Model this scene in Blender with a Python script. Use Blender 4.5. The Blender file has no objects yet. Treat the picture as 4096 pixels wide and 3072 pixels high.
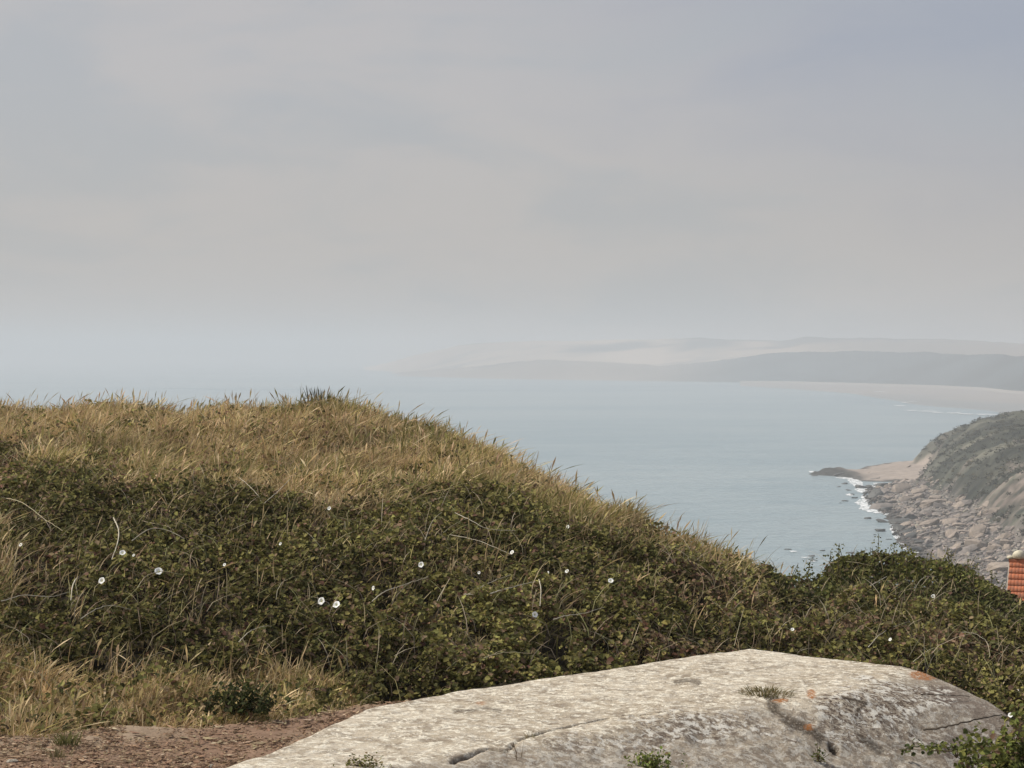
import bpy, bmesh, math
import numpy as np
from mathutils import Vector, Matrix, noise as mnoise

# ------------------------------------------------------------------ camera, light, sky
sc = bpy.context.scene
C = sc.collection
CAMZ = 60.0
F = 1911.0            # focal length in pixels of a 1024 px wide frame (30 degrees)
HOR = 354.0           # image row of the horizon

cam_d = bpy.data.cameras.new("camera")
cam_d.angle = 2 * math.atan(512 / F)
cam_d.clip_start = 0.5
cam_d.clip_end = 60000
cam = bpy.data.objects.new("camera", cam_d)
cam.location = (0, 0, CAMZ)
cam.rotation_euler = (math.pi / 2 - math.atan((384 - HOR) / F), 0, 0)
C.objects.link(cam)
sc.camera = cam

SUN_EL, SUN_AZ = 48.0, -75.0       # azimuth measured from +Y towards +X
sd = bpy.data.lights.new("sun", 'SUN')
sd.energy = 4.4
sd.angle = math.radians(2.0)
sd.color = (1.0, 0.95, 0.86)
sun = bpy.data.objects.new("sun", sd)
az, el = math.radians(SUN_AZ), math.radians(SUN_EL)
sdir = Vector((math.sin(az) * math.cos(el), math.cos(az) * math.cos(el), math.sin(el)))
sun.rotation_euler = sdir.to_track_quat('Z', 'Y').to_euler()
sun.location = (0, 0, 200)
C.objects.link(sun)

world = bpy.data.worlds.new("World")
sc.world = world
world.use_nodes = True
wt = world.node_tree
wt.nodes.clear()


class NT:
    """small helper for node trees"""
    def __init__(s, tree):
        s.t = tree

    def n(s, kind, **kw):
        nd = s.t.nodes.new(kind)
        for k, v in kw.items():
            if k.startswith('i_'):
                key = k[2:]
                key = int(key) if key.isdigit() else key.replace('_', ' ')
                if hasattr(v, 'is_output') or isinstance(v, bpy.types.NodeSocket):
                    s.t.links.new(v, nd.inputs[key])
                else:
                    nd.inputs[key].default_value = v
            else:
                setattr(nd, k, v)
        return nd

    def link(s, a, b):
        s.t.links.new(a, b)

    def math(s, op, a, b=0.0, c=0.0, clamp=False):
        nd = s.t.nodes.new('ShaderNodeMath')
        nd.operation = op
        nd.use_clamp = clamp
        for i, v in enumerate((a, b, c)):
            if isinstance(v, bpy.types.NodeSocket):
                s.t.links.new(v, nd.inputs[i])
            else:
                nd.inputs[i].default_value = v
        return nd.outputs[0]

    def mix(s, f, a, b, mode='MIX'):
        nd = s.t.nodes.new('ShaderNodeMix')
        nd.data_type = 'RGBA'
        nd.blend_type = mode
        for i, v in ((0, f), (6, a), (7, b)):
            if isinstance(v, bpy.types.NodeSocket):
                s.t.links.new(v, nd.inputs[i])
            elif i == 0:
                nd.inputs[0].default_value = v
            else:
                nd.inputs[i].default_value = (*v, 1)
        return nd.outputs[2]

    def noise(s, vec, scale, detail=4, rough=0.55, dist=0.0):
        nd = s.n('ShaderNodeTexNoise')
        nd.inputs['Scale'].default_value = scale
        nd.inputs['Detail'].default_value = detail
        nd.inputs['Roughness'].default_value = rough
        nd.inputs['Distortion'].default_value = dist
        if vec is not None:
            s.t.links.new(vec, nd.inputs['Vector'])
        return nd.outputs['Fac']

    def ramp(s, fac, lo, hi):
        nd = s.n('ShaderNodeMapRange')
        nd.interpolation_type = 'SMOOTHSTEP'
        s.t.links.new(fac, nd.inputs[0])
        nd.inputs[1].default_value = lo
        nd.inputs[2].default_value = hi
        return nd.outputs[0]

    def mapping(s, vec, scale=(1, 1, 1), rot=(0, 0, 0), loc=(0, 0, 0)):
        nd = s.n('ShaderNodeMapping')
        s.t.links.new(vec, nd.inputs[0])
        nd.inputs['Scale'].default_value = scale
        nd.inputs['Rotation'].default_value = rot
        nd.inputs['Location'].default_value = loc
        return nd.outputs[0]


w = NT(wt)
tc = w.n('ShaderNodeTexCoord')
sky = w.n('ShaderNodeTexSky', sky_type='NISHITA', sun_disc=False)
sky.sun_elevation = el
sky.sun_rotation = az
sky.air_density = 1.2
sky.dust_density = 4.0
sky.ozone_density = 1.5
sky.altitude = 60
SKY_K = 0.12
dirv = tc.outputs['Generated']
sep = w.n('ShaderNodeSeparateXYZ')
w.link(dirv, sep.inputs[0])
# thin high cloud: a milky veil with soft folds; a bluer gap to the upper right
fold = w.noise(w.mapping(dirv, (2.2, 2.2, 7.0), (0, 0.25, 0)), 2.6, 6, 0.5, 0.5)
fold2 = w.noise(w.mapping(dirv, (1, 1, 3), (0, -0.3, 0.4)), 9.0, 7, 0.6, 0.9)
soft = w.math('ADD', w.math('MULTIPLY', fold, 0.7), w.math('MULTIPLY', fold2, 0.3))
# the veil thins to the right (+x) and with height
gap = w.math('ADD', w.math('MULTIPLY', sep.outputs[0], 1.55), w.math('MULTIPLY', sep.outputs[2], 1.9))
spot = w.n('ShaderNodeVectorMath', operation='DISTANCE')
w.link(dirv, spot.inputs[0])
spot.inputs[1].default_value = (-0.27, 0.94, 0.175)
corner = w.math('MULTIPLY', w.math('SUBTRACT', 1.0, w.ramp(spot.outputs['Value'], 0.0, 0.11)), 0.30)
gap = w.math('ADD', gap, corner)
cover = w.math('SUBTRACT', w.math('ADD', soft, 0.40), gap)
cover = w.ramp(cover, 0.12, 0.66)
veil_hi = (0.520 / SKY_K, 0.500 / SKY_K, 0.505 / SKY_K)
veil_lo = (0.525 / SKY_K, 0.482 / SKY_K, 0.450 / SKY_K)
blue = (0.355 / SKY_K, 0.385 / SKY_K, 0.465 / SKY_K)
hi = w.ramp(sep.outputs[2], 0.0, 0.16)
veil = w.mix(hi, veil_lo, veil_hi)
veil = w.mix(w.ramp(soft, 0.42, 0.60), veil, w.mix(1.0, veil, (0.86, 0.92, 0.97), 'MULTIPLY'))
thin = w.mix(hi, veil_lo, blue)
clouds = w.mix(cover, thin, veil)
skyc = w.mix(0.88, sky.outputs[0], clouds)
bg = w.n('ShaderNodeBackground')
w.link(skyc, bg.inputs[0])
bg.inputs[1].default_value = SKY_K
wo = w.n('ShaderNodeOutputWorld')
w.link(bg.outputs[0], wo.inputs[0])

sc.view_settings.view_transform = 'Standard'
sc.view_settings.look = 'None'
sc.view_settings.exposure = 0.0
sc.view_settings.gamma = 1.0
sc.render.engine = 'CYCLES'
sc.cycles.volume_bounces = 1
sc.cycles.max_bounces = 6
sc.cycles.diffuse_bounces = 3
sc.cycles.filter_width = 1.5

# ------------------------------------------------------------------ general helpers
rng = np.random.default_rng(7)


def smooth(x, a, b):
    t = np.clip((np.asarray(x, float) - a) / (b - a), 0, 1)
    return t * t * (3 - 2 * t)


_tabs = [np.random.default_rng(100 + i).random((256, 256)) for i in range(8)]


def vnoise(x, y, s=0):
    """value noise 0..1"""
    t = _tabs[s % 8]
    xi, yi = np.floor(x).astype(int), np.floor(y).astype(int)
    fx, fy = x - xi, y - yi
    fx, fy = fx * fx * (3 - 2 * fx), fy * fy * (3 - 2 * fy)
    a, b = t[xi & 255, yi & 255], t[(xi + 1) & 255, yi & 255]
    c, d = t[xi & 255, (yi + 1) & 255], t[(xi + 1) & 255, (yi + 1) & 255]
    return (a * (1 - fx) + b * fx) * (1 - fy) + (c * (1 - fx) + d * fx) * fy


def fbm(x, y, scale, octv=4, s=0, gain=0.5):
    """fractal noise about -1..1, scale = size of the largest lumps"""
    x, y = np.asarray(x, float) / scale, np.asarray(y, float) / scale
    tot, amp, norm = 0, 1.0, 0
    for k in range(octv):
        tot = tot + amp * (vnoise(x + 17.3 * k, y + 9.1 * k, s + k) * 2 - 1)
        norm += amp
        amp *= gain
        x, y = x * 2.03, y * 2.03
    return tot / norm * 1.6


def at(px, py, d):
    """world point that the photograph shows at px,py when it stands d metres away"""
    return ((px - 512) / F * d, d, CAMZ - (py - HOR) / F * d)


def on_level(px, py, z):
    d = (CAMZ - z) * F / (py - HOR)
    return ((px - 512) / F * d, d)


def link(o, parent=None):
    C.objects.link(o)
    if parent is not None:
        o.parent = parent
    return o


def meta(o, label=None, cat=None, group=None, kind=None):
    if label:
        o['label'] = label
    if cat:
        o['category'] = cat
    if group:
        o['group'] = group
    if kind:
        o['kind'] = kind
    return o


def np_mesh(name, v, groups, mat, parent=None, cols=None, smooth_shade=False, data_only=False):
    """v (N,3); groups = list of (M,k) index arrays; cols (N,3) per-vertex colour"""
    me = bpy.data.meshes.new(name)
    me.vertices.add(len(v))
    me.vertices.foreach_set('co', np.asarray(v, np.float32).ravel())
    loops = np.concatenate([g.ravel() for g in groups]).astype(np.int32)
    tot = np.concatenate([np.full(len(g), g.shape[1], np.int32) for g in groups])
    start = np.concatenate([[0], np.cumsum(tot)[:-1]]).astype(np.int32)
    me.loops.add(len(loops))
    me.loops.foreach_set('vertex_index', loops)
    me.polygons.add(len(tot))
    me.polygons.foreach_set('loop_start', start)
    me.polygons.foreach_set('loop_total', tot)
    if smooth_shade:
        me.polygons.foreach_set('use_smooth', np.ones(len(tot), bool))
    if cols is not None:
        a = me.color_attributes.new('col', 'FLOAT_COLOR', 'POINT')
        c4 = np.ones((len(v), 4), np.float32)
        c4[:, :cols.shape[1]] = cols
        a.data.foreach_set('color', c4.ravel())
    me.update(calc_edges=True)
    me.validate()
    if mat is not None:
        me.materials.append(mat)
    if data_only:
        return me
    return link(bpy.data.objects.new(name, me), parent)


def grid_faces(nr, nc):
    i = np.arange(nr - 1)[:, None] * nc + np.arange(nc - 1)[None]
    i = i.ravel()
    return np.stack([i, i + 1, i + nc + 1, i + nc], 1)


# ------------------------------------------------------------------ materials
def new_mat(name):
    m = bpy.data.materials.new(name)
    m.use_nodes = True
    m.node_tree.nodes.clear()
    t = NT(m.node_tree)
    out = t.n('ShaderNodeOutputMaterial')
    return m, t, out


def attr_mat(name, rough=0.7, transl=0.0, nscale=0.0, namp=0.0, spec=0.3, bump=0.0):
    m, t, out = new_mat(name)
    a = t.n('ShaderNodeAttribute', attribute_name='col')
    col = a.outputs['Color']
    p = t.n('ShaderNodeBsdfPrincipled')
    if nscale:
        tcn = t.n('ShaderNodeTexCoord')
        nz = t.noise(tcn.outputs['Object'], nscale, 6, 0.65)
        f = t.math('ADD', t.math('MULTIPLY', nz, 2 * namp), 1 - namp)
        cb = t.n('ShaderNodeCombineXYZ', i_0=f, i_1=f, i_2=f)
        col = t.mix(1.0, col, cb.outputs[0], 'MULTIPLY')
        if bump:
            b = t.n('ShaderNodeBump', i_Strength=bump, i_Distance=0.3 / nscale, i_Height=nz)
            t.link(b.outputs[0], p.inputs['Normal'])
    t.link(col, p.inputs['Base Color'])
    p.inputs['Roughness'].default_value = rough
    p.inputs['Specular IOR Level'].default_value = spec
    if transl:
        tr = t.n('ShaderNodeBsdfTranslucent')
        t.link(col, tr.inputs[0])
        mx = t.n('ShaderNodeMixShader')
        mx.inputs[0].default_value = transl
        t.link(p.outputs[0], mx.inputs[1])
        t.link(tr.outputs[0], mx.inputs[2])
        t.link(mx.outputs[0], out.inputs[0])
    else:
        t.link(p.outputs[0], out.inputs[0])
    return m


def flat_mat(name, col, rough=0.7, spec=0.3, nscale=0.0, col2=None, lo=0.4, hi=0.6, bump=0.0, coords='Object'):
    m, t, out = new_mat(name)
    p = t.n('ShaderNodeBsdfPrincipled')
    p.inputs['Roughness'].default_value = rough
    p.inputs['Specular IOR Level'].default_value = spec
    if nscale:
        tcn = t.n('ShaderNodeTexCoord')
        nz = t.noise(tcn.outputs[coords], nscale, 6, 0.65)
        c = t.mix(t.ramp(nz, lo, hi), col, col2 or col)
        t.link(c, p.inputs['Base Color'])
        if bump:
            b = t.n('ShaderNodeBump', i_Strength=bump, i_Distance=0.3 / nscale, i_Height=nz)
            t.link(b.outputs[0], p.inputs['Normal'])
    else:
        p.inputs['Base Color'].default_value = (*col, 1)
    t.link(p.outputs[0], out.inputs[0])
    return m


M_leaf = attr_mat('bramble leaf', 0.75, 0.25, spec=0.06)
M_grass = attr_mat('dry grass', 0.85, 0.3, spec=0.04)
M_stem = attr_mat('woody stem', 0.8, spec=0.1)
M_cane = flat_mat('bleached cane', (0.56, 0.51, 0.40), 0.8, 0.1, 9.0, (0.42, 0.37, 0.28))
M_cane_green = flat_mat('green cane', (0.36, 0.35, 0.20), 0.7, 0.2, 9.0, (0.40, 0.31, 0.21))
M_petal = flat_mat('white petal', (0.90, 0.89, 0.84), 0.6, 0.2)
M_throat = flat_mat('flower throat', (0.62, 0.62, 0.35), 0.6, 0.2)

# ground of the headland: attribute colour + fine noise
M_ground = attr_mat('clifftop earth', 0.9, nscale=9.0, namp=0.45, spec=0.1, bump=0.6)
M_cliff = attr_mat('coastal slope', 0.9, nscale=0.35, namp=0.35, spec=0.1, bump=0.5)
M_far = attr_mat('far hills', 0.9, nscale=0.012, namp=0.15, spec=0.05)


def sea_mat():
    m, t, out = new_mat('sea water')
    g = t.n('ShaderNodeNewGeometry')
    pos = g.outputs['Position']
    p = t.n('ShaderNodeBsdfPrincipled')
    big = t.noise(t.mapping(pos, (0.0010, 0.0022, 1), (0, 0, 0.15)), 1.0, 5, 0.55, 0.6)
    med = t.noise(t.mapping(pos, (0.008, 0.022, 1), (0, 0, -0.1)), 1.0, 6, 0.6, 0.4)
    sml = t.noise(t.mapping(pos, (0.035, 0.13, 1), (0, 0, 0.1)), 1.0, 7, 0.68, 0.5)  # fine streaks paint the light and dark of ripples into the water colour
    f = t.math('ADD', t.math('MULTIPLY', big, 0.5), t.math('MULTIPLY', med, 0.3))
    f = t.math('ADD', f, t.math('MULTIPLY', sml, 0.2))
    col = t.mix(t.ramp(f, 0.34, 0.64), (0.22, 0.305, 0.340), (0.345, 0.41, 0.42))
    t.link(col, p.inputs['Base Color'])
    p.inputs['Roughness'].default_value = 0.24
    p.inputs['IOR'].default_value = 1.33
    w1 = t.noise(t.mapping(pos, (0.055, 0.16, 1), (0, 0, 0.12)), 1.0, 6, 0.62, 0.3)
    w2 = t.noise(t.mapping(pos, (0.35, 0.9, 1), (0, 0, -0.2)), 1.0, 4, 0.6, 0.2)
    h = t.math('ADD', t.math('MULTIPLY', w1, 1.6), t.math('MULTIPLY', w2, 0.30))
    b = t.n('ShaderNodeBump', i_Strength=1.0, i_Distance=2.4, i_Height=h)
    t.link(b.outputs[0], p.inputs['Normal'])
    t.link(p.outputs[0], out.inputs[0])
    return m


M_sea = sea_mat()


def foam_mat():
    m, t, out = new_mat('sea foam')
    g = t.n('ShaderNodeNewGeometry')
    p = t.n('ShaderNodeBsdfPrincipled')
    p.inputs['Base Color'].default_value = (0.78, 0.79, 0.78, 1)
    p.inputs['Roughness'].default_value = 0.8
    nz = t.noise(t.mapping(g.outputs['Position'], (0.45, 0.25, 1)), 1.0, 5, 0.7)
    tr = t.n('ShaderNodeBsdfTransparent')
    mx = t.n('ShaderNodeMixShader')
    t.link(t.ramp(nz, 0.36, 0.56), mx.inputs[0])
    t.link(tr.outputs[0], mx.inputs[1])
    t.link(p.outputs[0], mx.inputs[2])
    t.link(mx.outputs[0], out.inputs[0])
    return m


M_foam = foam_mat()


# ------------------------------------------------------------------ clifftop surface
# points on the visible surface of the vegetation: image column, row, distance
SLAB = np.array([(-3.4, 10.2), (-1.82, 12.0), (-1.04, 14.03), (-0.38, 14.8), (2.10, 16.9), (3.40, 15.8),
                 (3.85, 15.25), (4.02, 14.5), (3.95, 13.2), (3.5, 10.2)])

ctrl_px = [
    (-60, 700, 14.5), (-60, 640, 15.6), (-60, 560, 17.6), (-60, 500, 20.2), (-60, 450, 24), (-60, 408, 29),
    (0, 728, 13.3), (0, 700, 14.4), (0, 640, 15.5), (0, 560, 17.5), (0, 500, 20), (0, 450, 24), (0, 411, 29),
    (92, 406, 29.3), (180, 418, 29.5), (210, 411, 29.8), (235, 408, 30), (280, 408, 30.3), (330, 403, 30.5), (372, 413, 30), (415, 427, 28.5),
    (120, 722, 13.5), (250, 705, 14.1), (250, 650, 15.5), (250, 560, 18), (250, 500, 20.5), (250, 450, 24.5),
    (450, 682, 14.95), (450, 600, 16.8), (450, 520, 19.5), (450, 468, 23.5), (462, 446, 26.5), (510, 470, 25),
    (550, 666, 15.7), (550, 600, 17.2), (550, 540, 19.5), (555, 492, 23.5), (600, 507, 23),
    (650, 657, 16.5), (650, 600, 18), (650, 550, 20), (650, 526, 22.3), (700, 545, 21.9),
    (740, 650, 17.3), (740, 600, 19), (745, 560, 21.5), (785, 588, 20.8), (812, 589, 20.9),
    (800, 652, 17.2), (800, 615, 19), (870, 612, 19.6), (850, 568, 22.6), (868, 557, 23.2), (895, 558, 23.5), (940, 566, 23.4),
    (985, 588, 22.6), (950, 612, 19.4), (1010, 618, 19.8), (1024, 609, 21.0), (1070, 611, 21), (1090, 640, 18.5),
    (900, 665, 16.6), (960, 682, 16.2), (1010, 645, 18.2), (1030, 705, 15.2), (1090, 700, 15.5), (1030, 745, 13.4)]
ctrl = [at(*p) for p in ctrl_px]
# behind the crest the land falls away
for px, dd, dz in ((-60, 34, -1.6), (0, 34, -1.6), (180, 34.5, -1.7), (330, 35, -1.5), (450, 32, -2.3), (550, 29, -3.1),
                   (650, 27.5, -3.7), (745, 26, -4.2), (870, 27.5, -4.2), (985, 26.5, -4.6), (1090, 26, -4.8)):
    ctrl.append(((px - 512) / F * dd, dd, CAMZ + dz))
    ctrl.append(((px - 512) / F * 46, 46, CAMZ - 7.2))
for x in (-13, -7, 0, 6, 12):
    ctrl.append((x, 0.0, CAMZ - 1.62))
    ctrl.append((x, 6.0, CAMZ - 2.05))
    ctrl.append((x, 48, CAMZ - 7.8))
for p in ((-4, 10), (-6, 12), (-3, 12.5), (-2.6, 13.4), (-9, 12)):
    ctrl.append((*p, CAMZ - 2.63))
for x, y, z in ((-0.2, 12.6, -2.9), (1.2, 14.3, -2.9), (2.0, 15.6, -2.92), (2.6, 13.4, -3.3), (1, 11.5, -3.2), (3.1, 15.0, -3.1),
                (2.5, 10.5, -3.3), (-1.4, 11.6, -2.85)):
    ctrl.append((x, y, CAMZ + z))
for y, z in ((14, -2.75), (17, -2.3), (20, -1.8), (24, -1.3), (29, -1.0)):
    ctrl.append((-12, y, CAMZ + z))
for y, z in ((12, -2.9), (15, -2.9), (18, -2.9), (21, -2.8)):
    ctrl.append((10.5, y, CAMZ + z))
ctrl = np.array(ctrl)


def tps_fit(P, z, lam=0.002):
    n = len(P)
    d = np.hypot(P[:, None, 0] - P[None, :, 0], P[:, None, 1] - P[None, :, 1])
    K = d * d * np.log(d + 1e-9) + lam * np.eye(n)
    A = np.zeros((n + 3, n + 3))
    A[:n, :n] = K
    A[:n, n] = 1
    A[:n, n + 1:] = P
    A[n:, :n] = A[:n, n:].T
    return np.linalg.solve(A, np.concatenate([z, np.zeros(3)]))


_cP = ctrl[:, :2]
_cW = tps_fit(_cP, ctrl[:, 2] - CAMZ)


def tps(x, y):
    x, y = np.asarray(x, float), np.asarray(y, float)
    sh = x.shape
    x, y = x.ravel(), y.ravel()
    out = np.empty(len(x))
    n = len(_cP)
    for i in range(0, len(x), 50000):
        xs, ys = x[i:i + 50000], y[i:i + 50000]
        r2 = (xs[:, None] - _cP[None, :, 0]) ** 2 + (ys[:, None] - _cP[None, :, 1]) ** 2
        K = 0.5 * r2 * np.log(r2 + 1e-12)
        out[i:i + 50000] = K @ _cW[:n] + _cW[n] + xs * _cW[n + 1] + ys * _cW[n + 2]
    return out.reshape(sh)


def poly_sd(x, y, P):
    """signed distance to a closed polygon, negative inside"""
    x, y = np.asarray(x, float), np.asarray(y, float)
    best = np.full(x.shape, 1e18)
    inside = np.zeros(x.shape, bool)
    n = len(P)
    for i in range(n):
        ax, ay = P[i]
        bx, by = P[(i + 1) % n]
        ex, ey = bx - ax, by - ay
        t = np.clip(((x - ax) * ex + (y - ay) * ey) / (ex * ex + ey * ey), 0, 1)
        best = np.minimum(best, (x - ax - t * ex) ** 2 + (y - ay - t * ey) ** 2)
        cross = ((ay > y) != (by > y)) & (x < (bx - ax) * (y - ay) / (by - ay + 1e-12) + ax)
        inside ^= cross
    d = np.sqrt(best)
    return np.where(inside, -d, d)


def proj(x, y, z):
    return 512 + F * x / y, HOR + F * (CAMZ - z) / y


def base_surface(x, y):
    """top of the plant cover (without small lumps)"""
    xc, yc = np.clip(x, -12, 10.5), np.clip(y, 0, 47)
    z = CAMZ + tps(xc, yc)
    z = z + crest_fix(x, y)
    far = CAMZ - 7.0 - 0.2 * (y - 44) + fbm(x, y, 30, 4, 2) * 1.2 * smooth(y, 44, 70)
    z = z + (far - z) * smooth(y, 40, 56)
    return z


SIL = np.array([(-80, 404), (0, 402), (45, 402), (92, 399), (150, 401), (185, 408), (210, 403), (235, 401), (280, 402), (312, 398), (330, 396), (372, 405),
                (415, 417), (463, 433), (510, 457), (555, 480), (600, 498), (625, 506), (671, 526), (700, 538), (741, 552), (787, 575),
                (812, 578), (838, 562), (866, 553), (905, 558), (950, 564), (986, 583), (1024, 601), (1100, 604)], float)
SILT = SIL[:, 1] + np.where(SIL[:, 0] < 760, 5.5, 3.0)
_sc = np.linspace(-80, 1100, 237)
_cr = np.interp(_sc, [-80, 0, 330, 450, 550, 650, 745, 812, 870, 985, 1100], [28, 28.5, 29.5, 25.5, 22.8, 21.8, 21, 20.6, 22.5, 21.8, 20.5])
_corr = np.zeros(len(_sc))


def crest_fix(x, y):
    px = 512 + F * x / np.maximum(y, 1)
    c = np.interp(px, _sc, _corr)
    cr = np.interp(px, _sc, _cr)
    return c * smooth(y / cr, .62, .97) * (1 - smooth(y, 36, 44))


def lumps(x, y):
    return fbm(x, y, 1.3, 3, 4) * 0.085 + fbm(x, y, 0.38, 2, 5) * 0.055


for _it in range(4):
    _r = np.arange(14, 36, 0.1)
    _A, _Rr = np.meshgrid((_sc - 512) / F, _r, indexing='ij')
    _zz = base_surface(_A * _Rr, _Rr) + lumps(_A * _Rr, _Rr)
    _row = (HOR + F * (CAMZ - _zz) / _Rr)
    _k = _row.argmin(1)
    _kk = np.ones(5) / 5
    _row_s = np.convolve(np.pad(_row.min(1), 2, mode='edge'), _kk, 'valid')
    _corr += (_row_s - np.interp(_sc, SIL[:, 0], SILT)) * _r[_k] / F
    _corr = np.convolve(np.pad(_corr, 1, mode='edge'), [.25, .5, .25], 'valid')
print('silhouette error', np.abs(_row_s - np.interp(_sc, SIL[:, 0], SILT)).max())


def zone(x, y, z):
    """0 = bramble, 1 = dry grass; plus bare-earth weight"""
    yy = np.maximum(y, 1.0)
    px, py = proj(x, yy, z)
    wob = fbm(x, y, 1.9, 3, 1) * 24 + fbm(x, y, 0.5, 2, 3) * 12
    up = np.interp(px, [-100, 0, 60, 130, 200, 280, 345, 400, 425, 450, 520, 545, 600, 660, 700, 760, 800, 1100],
                   [455, 458, 470, 484, 482, 484, 494, 488, 478, 476, 494, 512, 530, 548, 558, 566, 500, 500])
    g_up = smooth(up + wob * np.where(px > 400, .55, 1.0) - py, -16, 14) * (px < 800)
    lo = np.interp(px, [-100, 0, 90, 185, 280, 350, 420, 470, 520, 1100], [622, 634, 650, 664, 676, 682, 692, 704, 760, 800])
    g_lo = smooth(py - lo - wob, -18, 16)
    left = smooth(4 + wob * .6 - px, -10, 10) * smooth(py, 500, 540) * .6
    g = np.maximum(np.maximum(g_up, g_lo), left)
    # dark bramble island in the grass near the right shoulder
    isl = smooth(1 - np.hypot((px - 474) / 66, (py - 520) / 36) + wob * 0.012, -0.15, 0.15)
    g = g * (1 - isl)
    g = np.where(yy > 34, 1.0, g)
    wob = wob * .6
    bare_line = np.interp(px, [-200, 0, 60, 120, 200, 280, 340, 380, 420, 460], [744, 742, 732, 724, 724, 714, 704, 698, 697, 692])
    bare = smooth(py - bare_line - wob * 0.25, -4, 5)
    bare = np.where(px > 480, 0, bare)
    bare = np.where((y < 13) & (x < 3.0), 1.0, bare)
    return g, bare


def canopy(x, y):
    z = base_surface(x, y)
    sd_ = poly_sd(x, y, SLAB)
    near = smooth(sd_, 0.0, 0.6)
    return z + lumps(x, y) * smooth(y, 13.2, 15.5) * near


def veg_height(x, y, z):
    g, bare = zone(x, y, z)
    sd_ = poly_sd(x, y, SLAB)
    h = (0.34 * (1 - g) + 0.20 * g) * (1 - bare)
    h = h + 1.1 * smooth(-sd_, 0.06, 0.30)
    return np.where(sd_ < 0, h * (sd_ < -0.06) * 1.0, h * smooth(sd_, -0.05, 0.35)), g, bare, sd_


def ground_z(x, y):
    z = canopy(x, y)
    h, g, bare, sd_ = veg_height(x, y, z)
    return z - h, g, bare, sd_


# ground sheet of the clifftop, polar grid
rr = np.concatenate([[0.3, 3, 6, 8, 9.5], np.geomspace(10.5, 48, 330), np.geomspace(49, 330, 60)])
aa = np.radians(np.concatenate([np.linspace(-180, -24, 40)[:-1], np.linspace(-24, 24, 420), np.linspace(24, 180, 40)[1:]]))
RR, AA = np.meshgrid(rr, aa, indexing='ij')
X, Y = RR * np.sin(AA), RR * np.cos(AA)
Z, Gz, Bz, Sz = ground_z(X, Y)
inland = smooth(-Y, -2, 10)
Z = Z * (1 - inland) + (CAMZ - 1.62) * inland
fine = fbm(X, Y, 0.22, 3, 6) * 0.012 * Bz
Z = Z + fine
tone = fbm(X, Y, 0.9, 4, 0)
soil = np.array([0.032, 0.025, 0.014])  # soil under the brambles, darkened to paint shade into gaps between leaves
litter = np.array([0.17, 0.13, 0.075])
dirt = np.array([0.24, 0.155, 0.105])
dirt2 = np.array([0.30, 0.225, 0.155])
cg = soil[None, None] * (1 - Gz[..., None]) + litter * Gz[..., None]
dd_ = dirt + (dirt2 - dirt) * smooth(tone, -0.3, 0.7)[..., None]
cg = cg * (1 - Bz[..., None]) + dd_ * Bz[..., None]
cg = np.where((Y > 40)[..., None], np.array([0.09, 0.085, 0.04]), cg)
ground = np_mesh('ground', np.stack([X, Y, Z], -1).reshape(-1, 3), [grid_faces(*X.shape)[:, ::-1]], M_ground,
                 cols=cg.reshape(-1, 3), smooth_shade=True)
meta(ground, kind='structure')


def hit(px, py, lift=0.0):
    """where the line of sight through px,py meets the plant cover"""
    r = np.arange(11, 40, 0.03)
    x = (px - 512) / F * r
    z = CAMZ - (py - HOR) / F * r
    c = canopy(x, r) + lift
    k = np.argmax(c >= z) if np.any(c >= z) else int(np.argmin(z - c))
    return Vector((x[k], r[k], z[k]))


# ------------------------------------------------------------------ plant cover
AZ = 0.305


def scatter(n, r0, r1, power=2.0):
    """random plan points, denser near the viewer's path"""
    u = rng.random(n)
    if power == 2.0:
        r = r0 * (r1 / r0) ** u
    else:
        r = np.sqrt(r0 * r0 + u * (r1 * r1 - r0 * r0))
    a = rng.uniform(-AZ, AZ, n)
    return r * np.sin(a), r * np.cos(a)


def visible_ok(x, y, z, margin=0.45):
    """drops plants deep behind the crest, which nothing could see"""
    ok = np.ones(len(x), bool)
    az_ = x / y
    best = np.full(400, -9.0)
    ai = np.clip(((az_ + 0.33) / 0.66 * 399).astype(int), 0, 399)
    s_ = (z - CAMZ) / y
    order = np.argsort(y)
    # crest slope per azimuth bin
    np.maximum.at(best, ai, s_)
    # kept when in front of the crest, or no more than margin below the line over it
    yb = np.zeros(400)
    top = s_ >= best[ai] - 1e-4
    np.maximum.at(yb, ai[top], y[top])
    ok = (y <= yb[ai] + 0.8) | (z > CAMZ + best[ai] * y - margin)
    return ok


def leaves(x, y, z, size, cols, up=0.9, spread=0.75):
    n = len(x)
    nrm = np.stack([rng.normal(0, spread, n), rng.normal(-0.15, spread, n), np.full(n, up)], 1)
    nrm /= np.linalg.norm(nrm, axis=1)[:, None]
    t = rng.normal(0, 1, (n, 3))
    t -= (t * nrm).sum(1)[:, None] * nrm
    t /= np.linalg.norm(t, axis=1)[:, None]
    b = np.cross(nrm, t)
    P = np.stack([x, y, z], 1)
    s = size[:, None]
    wd = rng.uniform(0.30, 0.42, n)[:, None]
    fold = rng.uniform(0.05, 0.2, n)[:, None]
    droop = rng.uniform(0.0, 0.25, n)[:, None]
    v = np.stack([P - t * s * 0.5,
                  P - t * s * 0.18 + b * s * wd + nrm * s * fold,
                  P + t * s * 0.22 + b * s * wd * 0.85 + nrm * s * (fold - droop * 0.3),
                  P + t * s * 0.5 - nrm * s * droop,
                  P + t * s * 0.22 - b * s * wd * 0.85 + nrm * s * (fold - droop * 0.3),
                  P - t * s * 0.18 - b * s * wd + nrm * s * fold], 1).reshape(-1, 3)
    i = np.arange(n)[:, None] * 6
    q = np.concatenate([i + np.array([[0, 3, 2, 1]]), i + np.array([[0, 5, 4, 3]])])
    return v, [q], np.repeat(cols, 6, 0)


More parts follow.
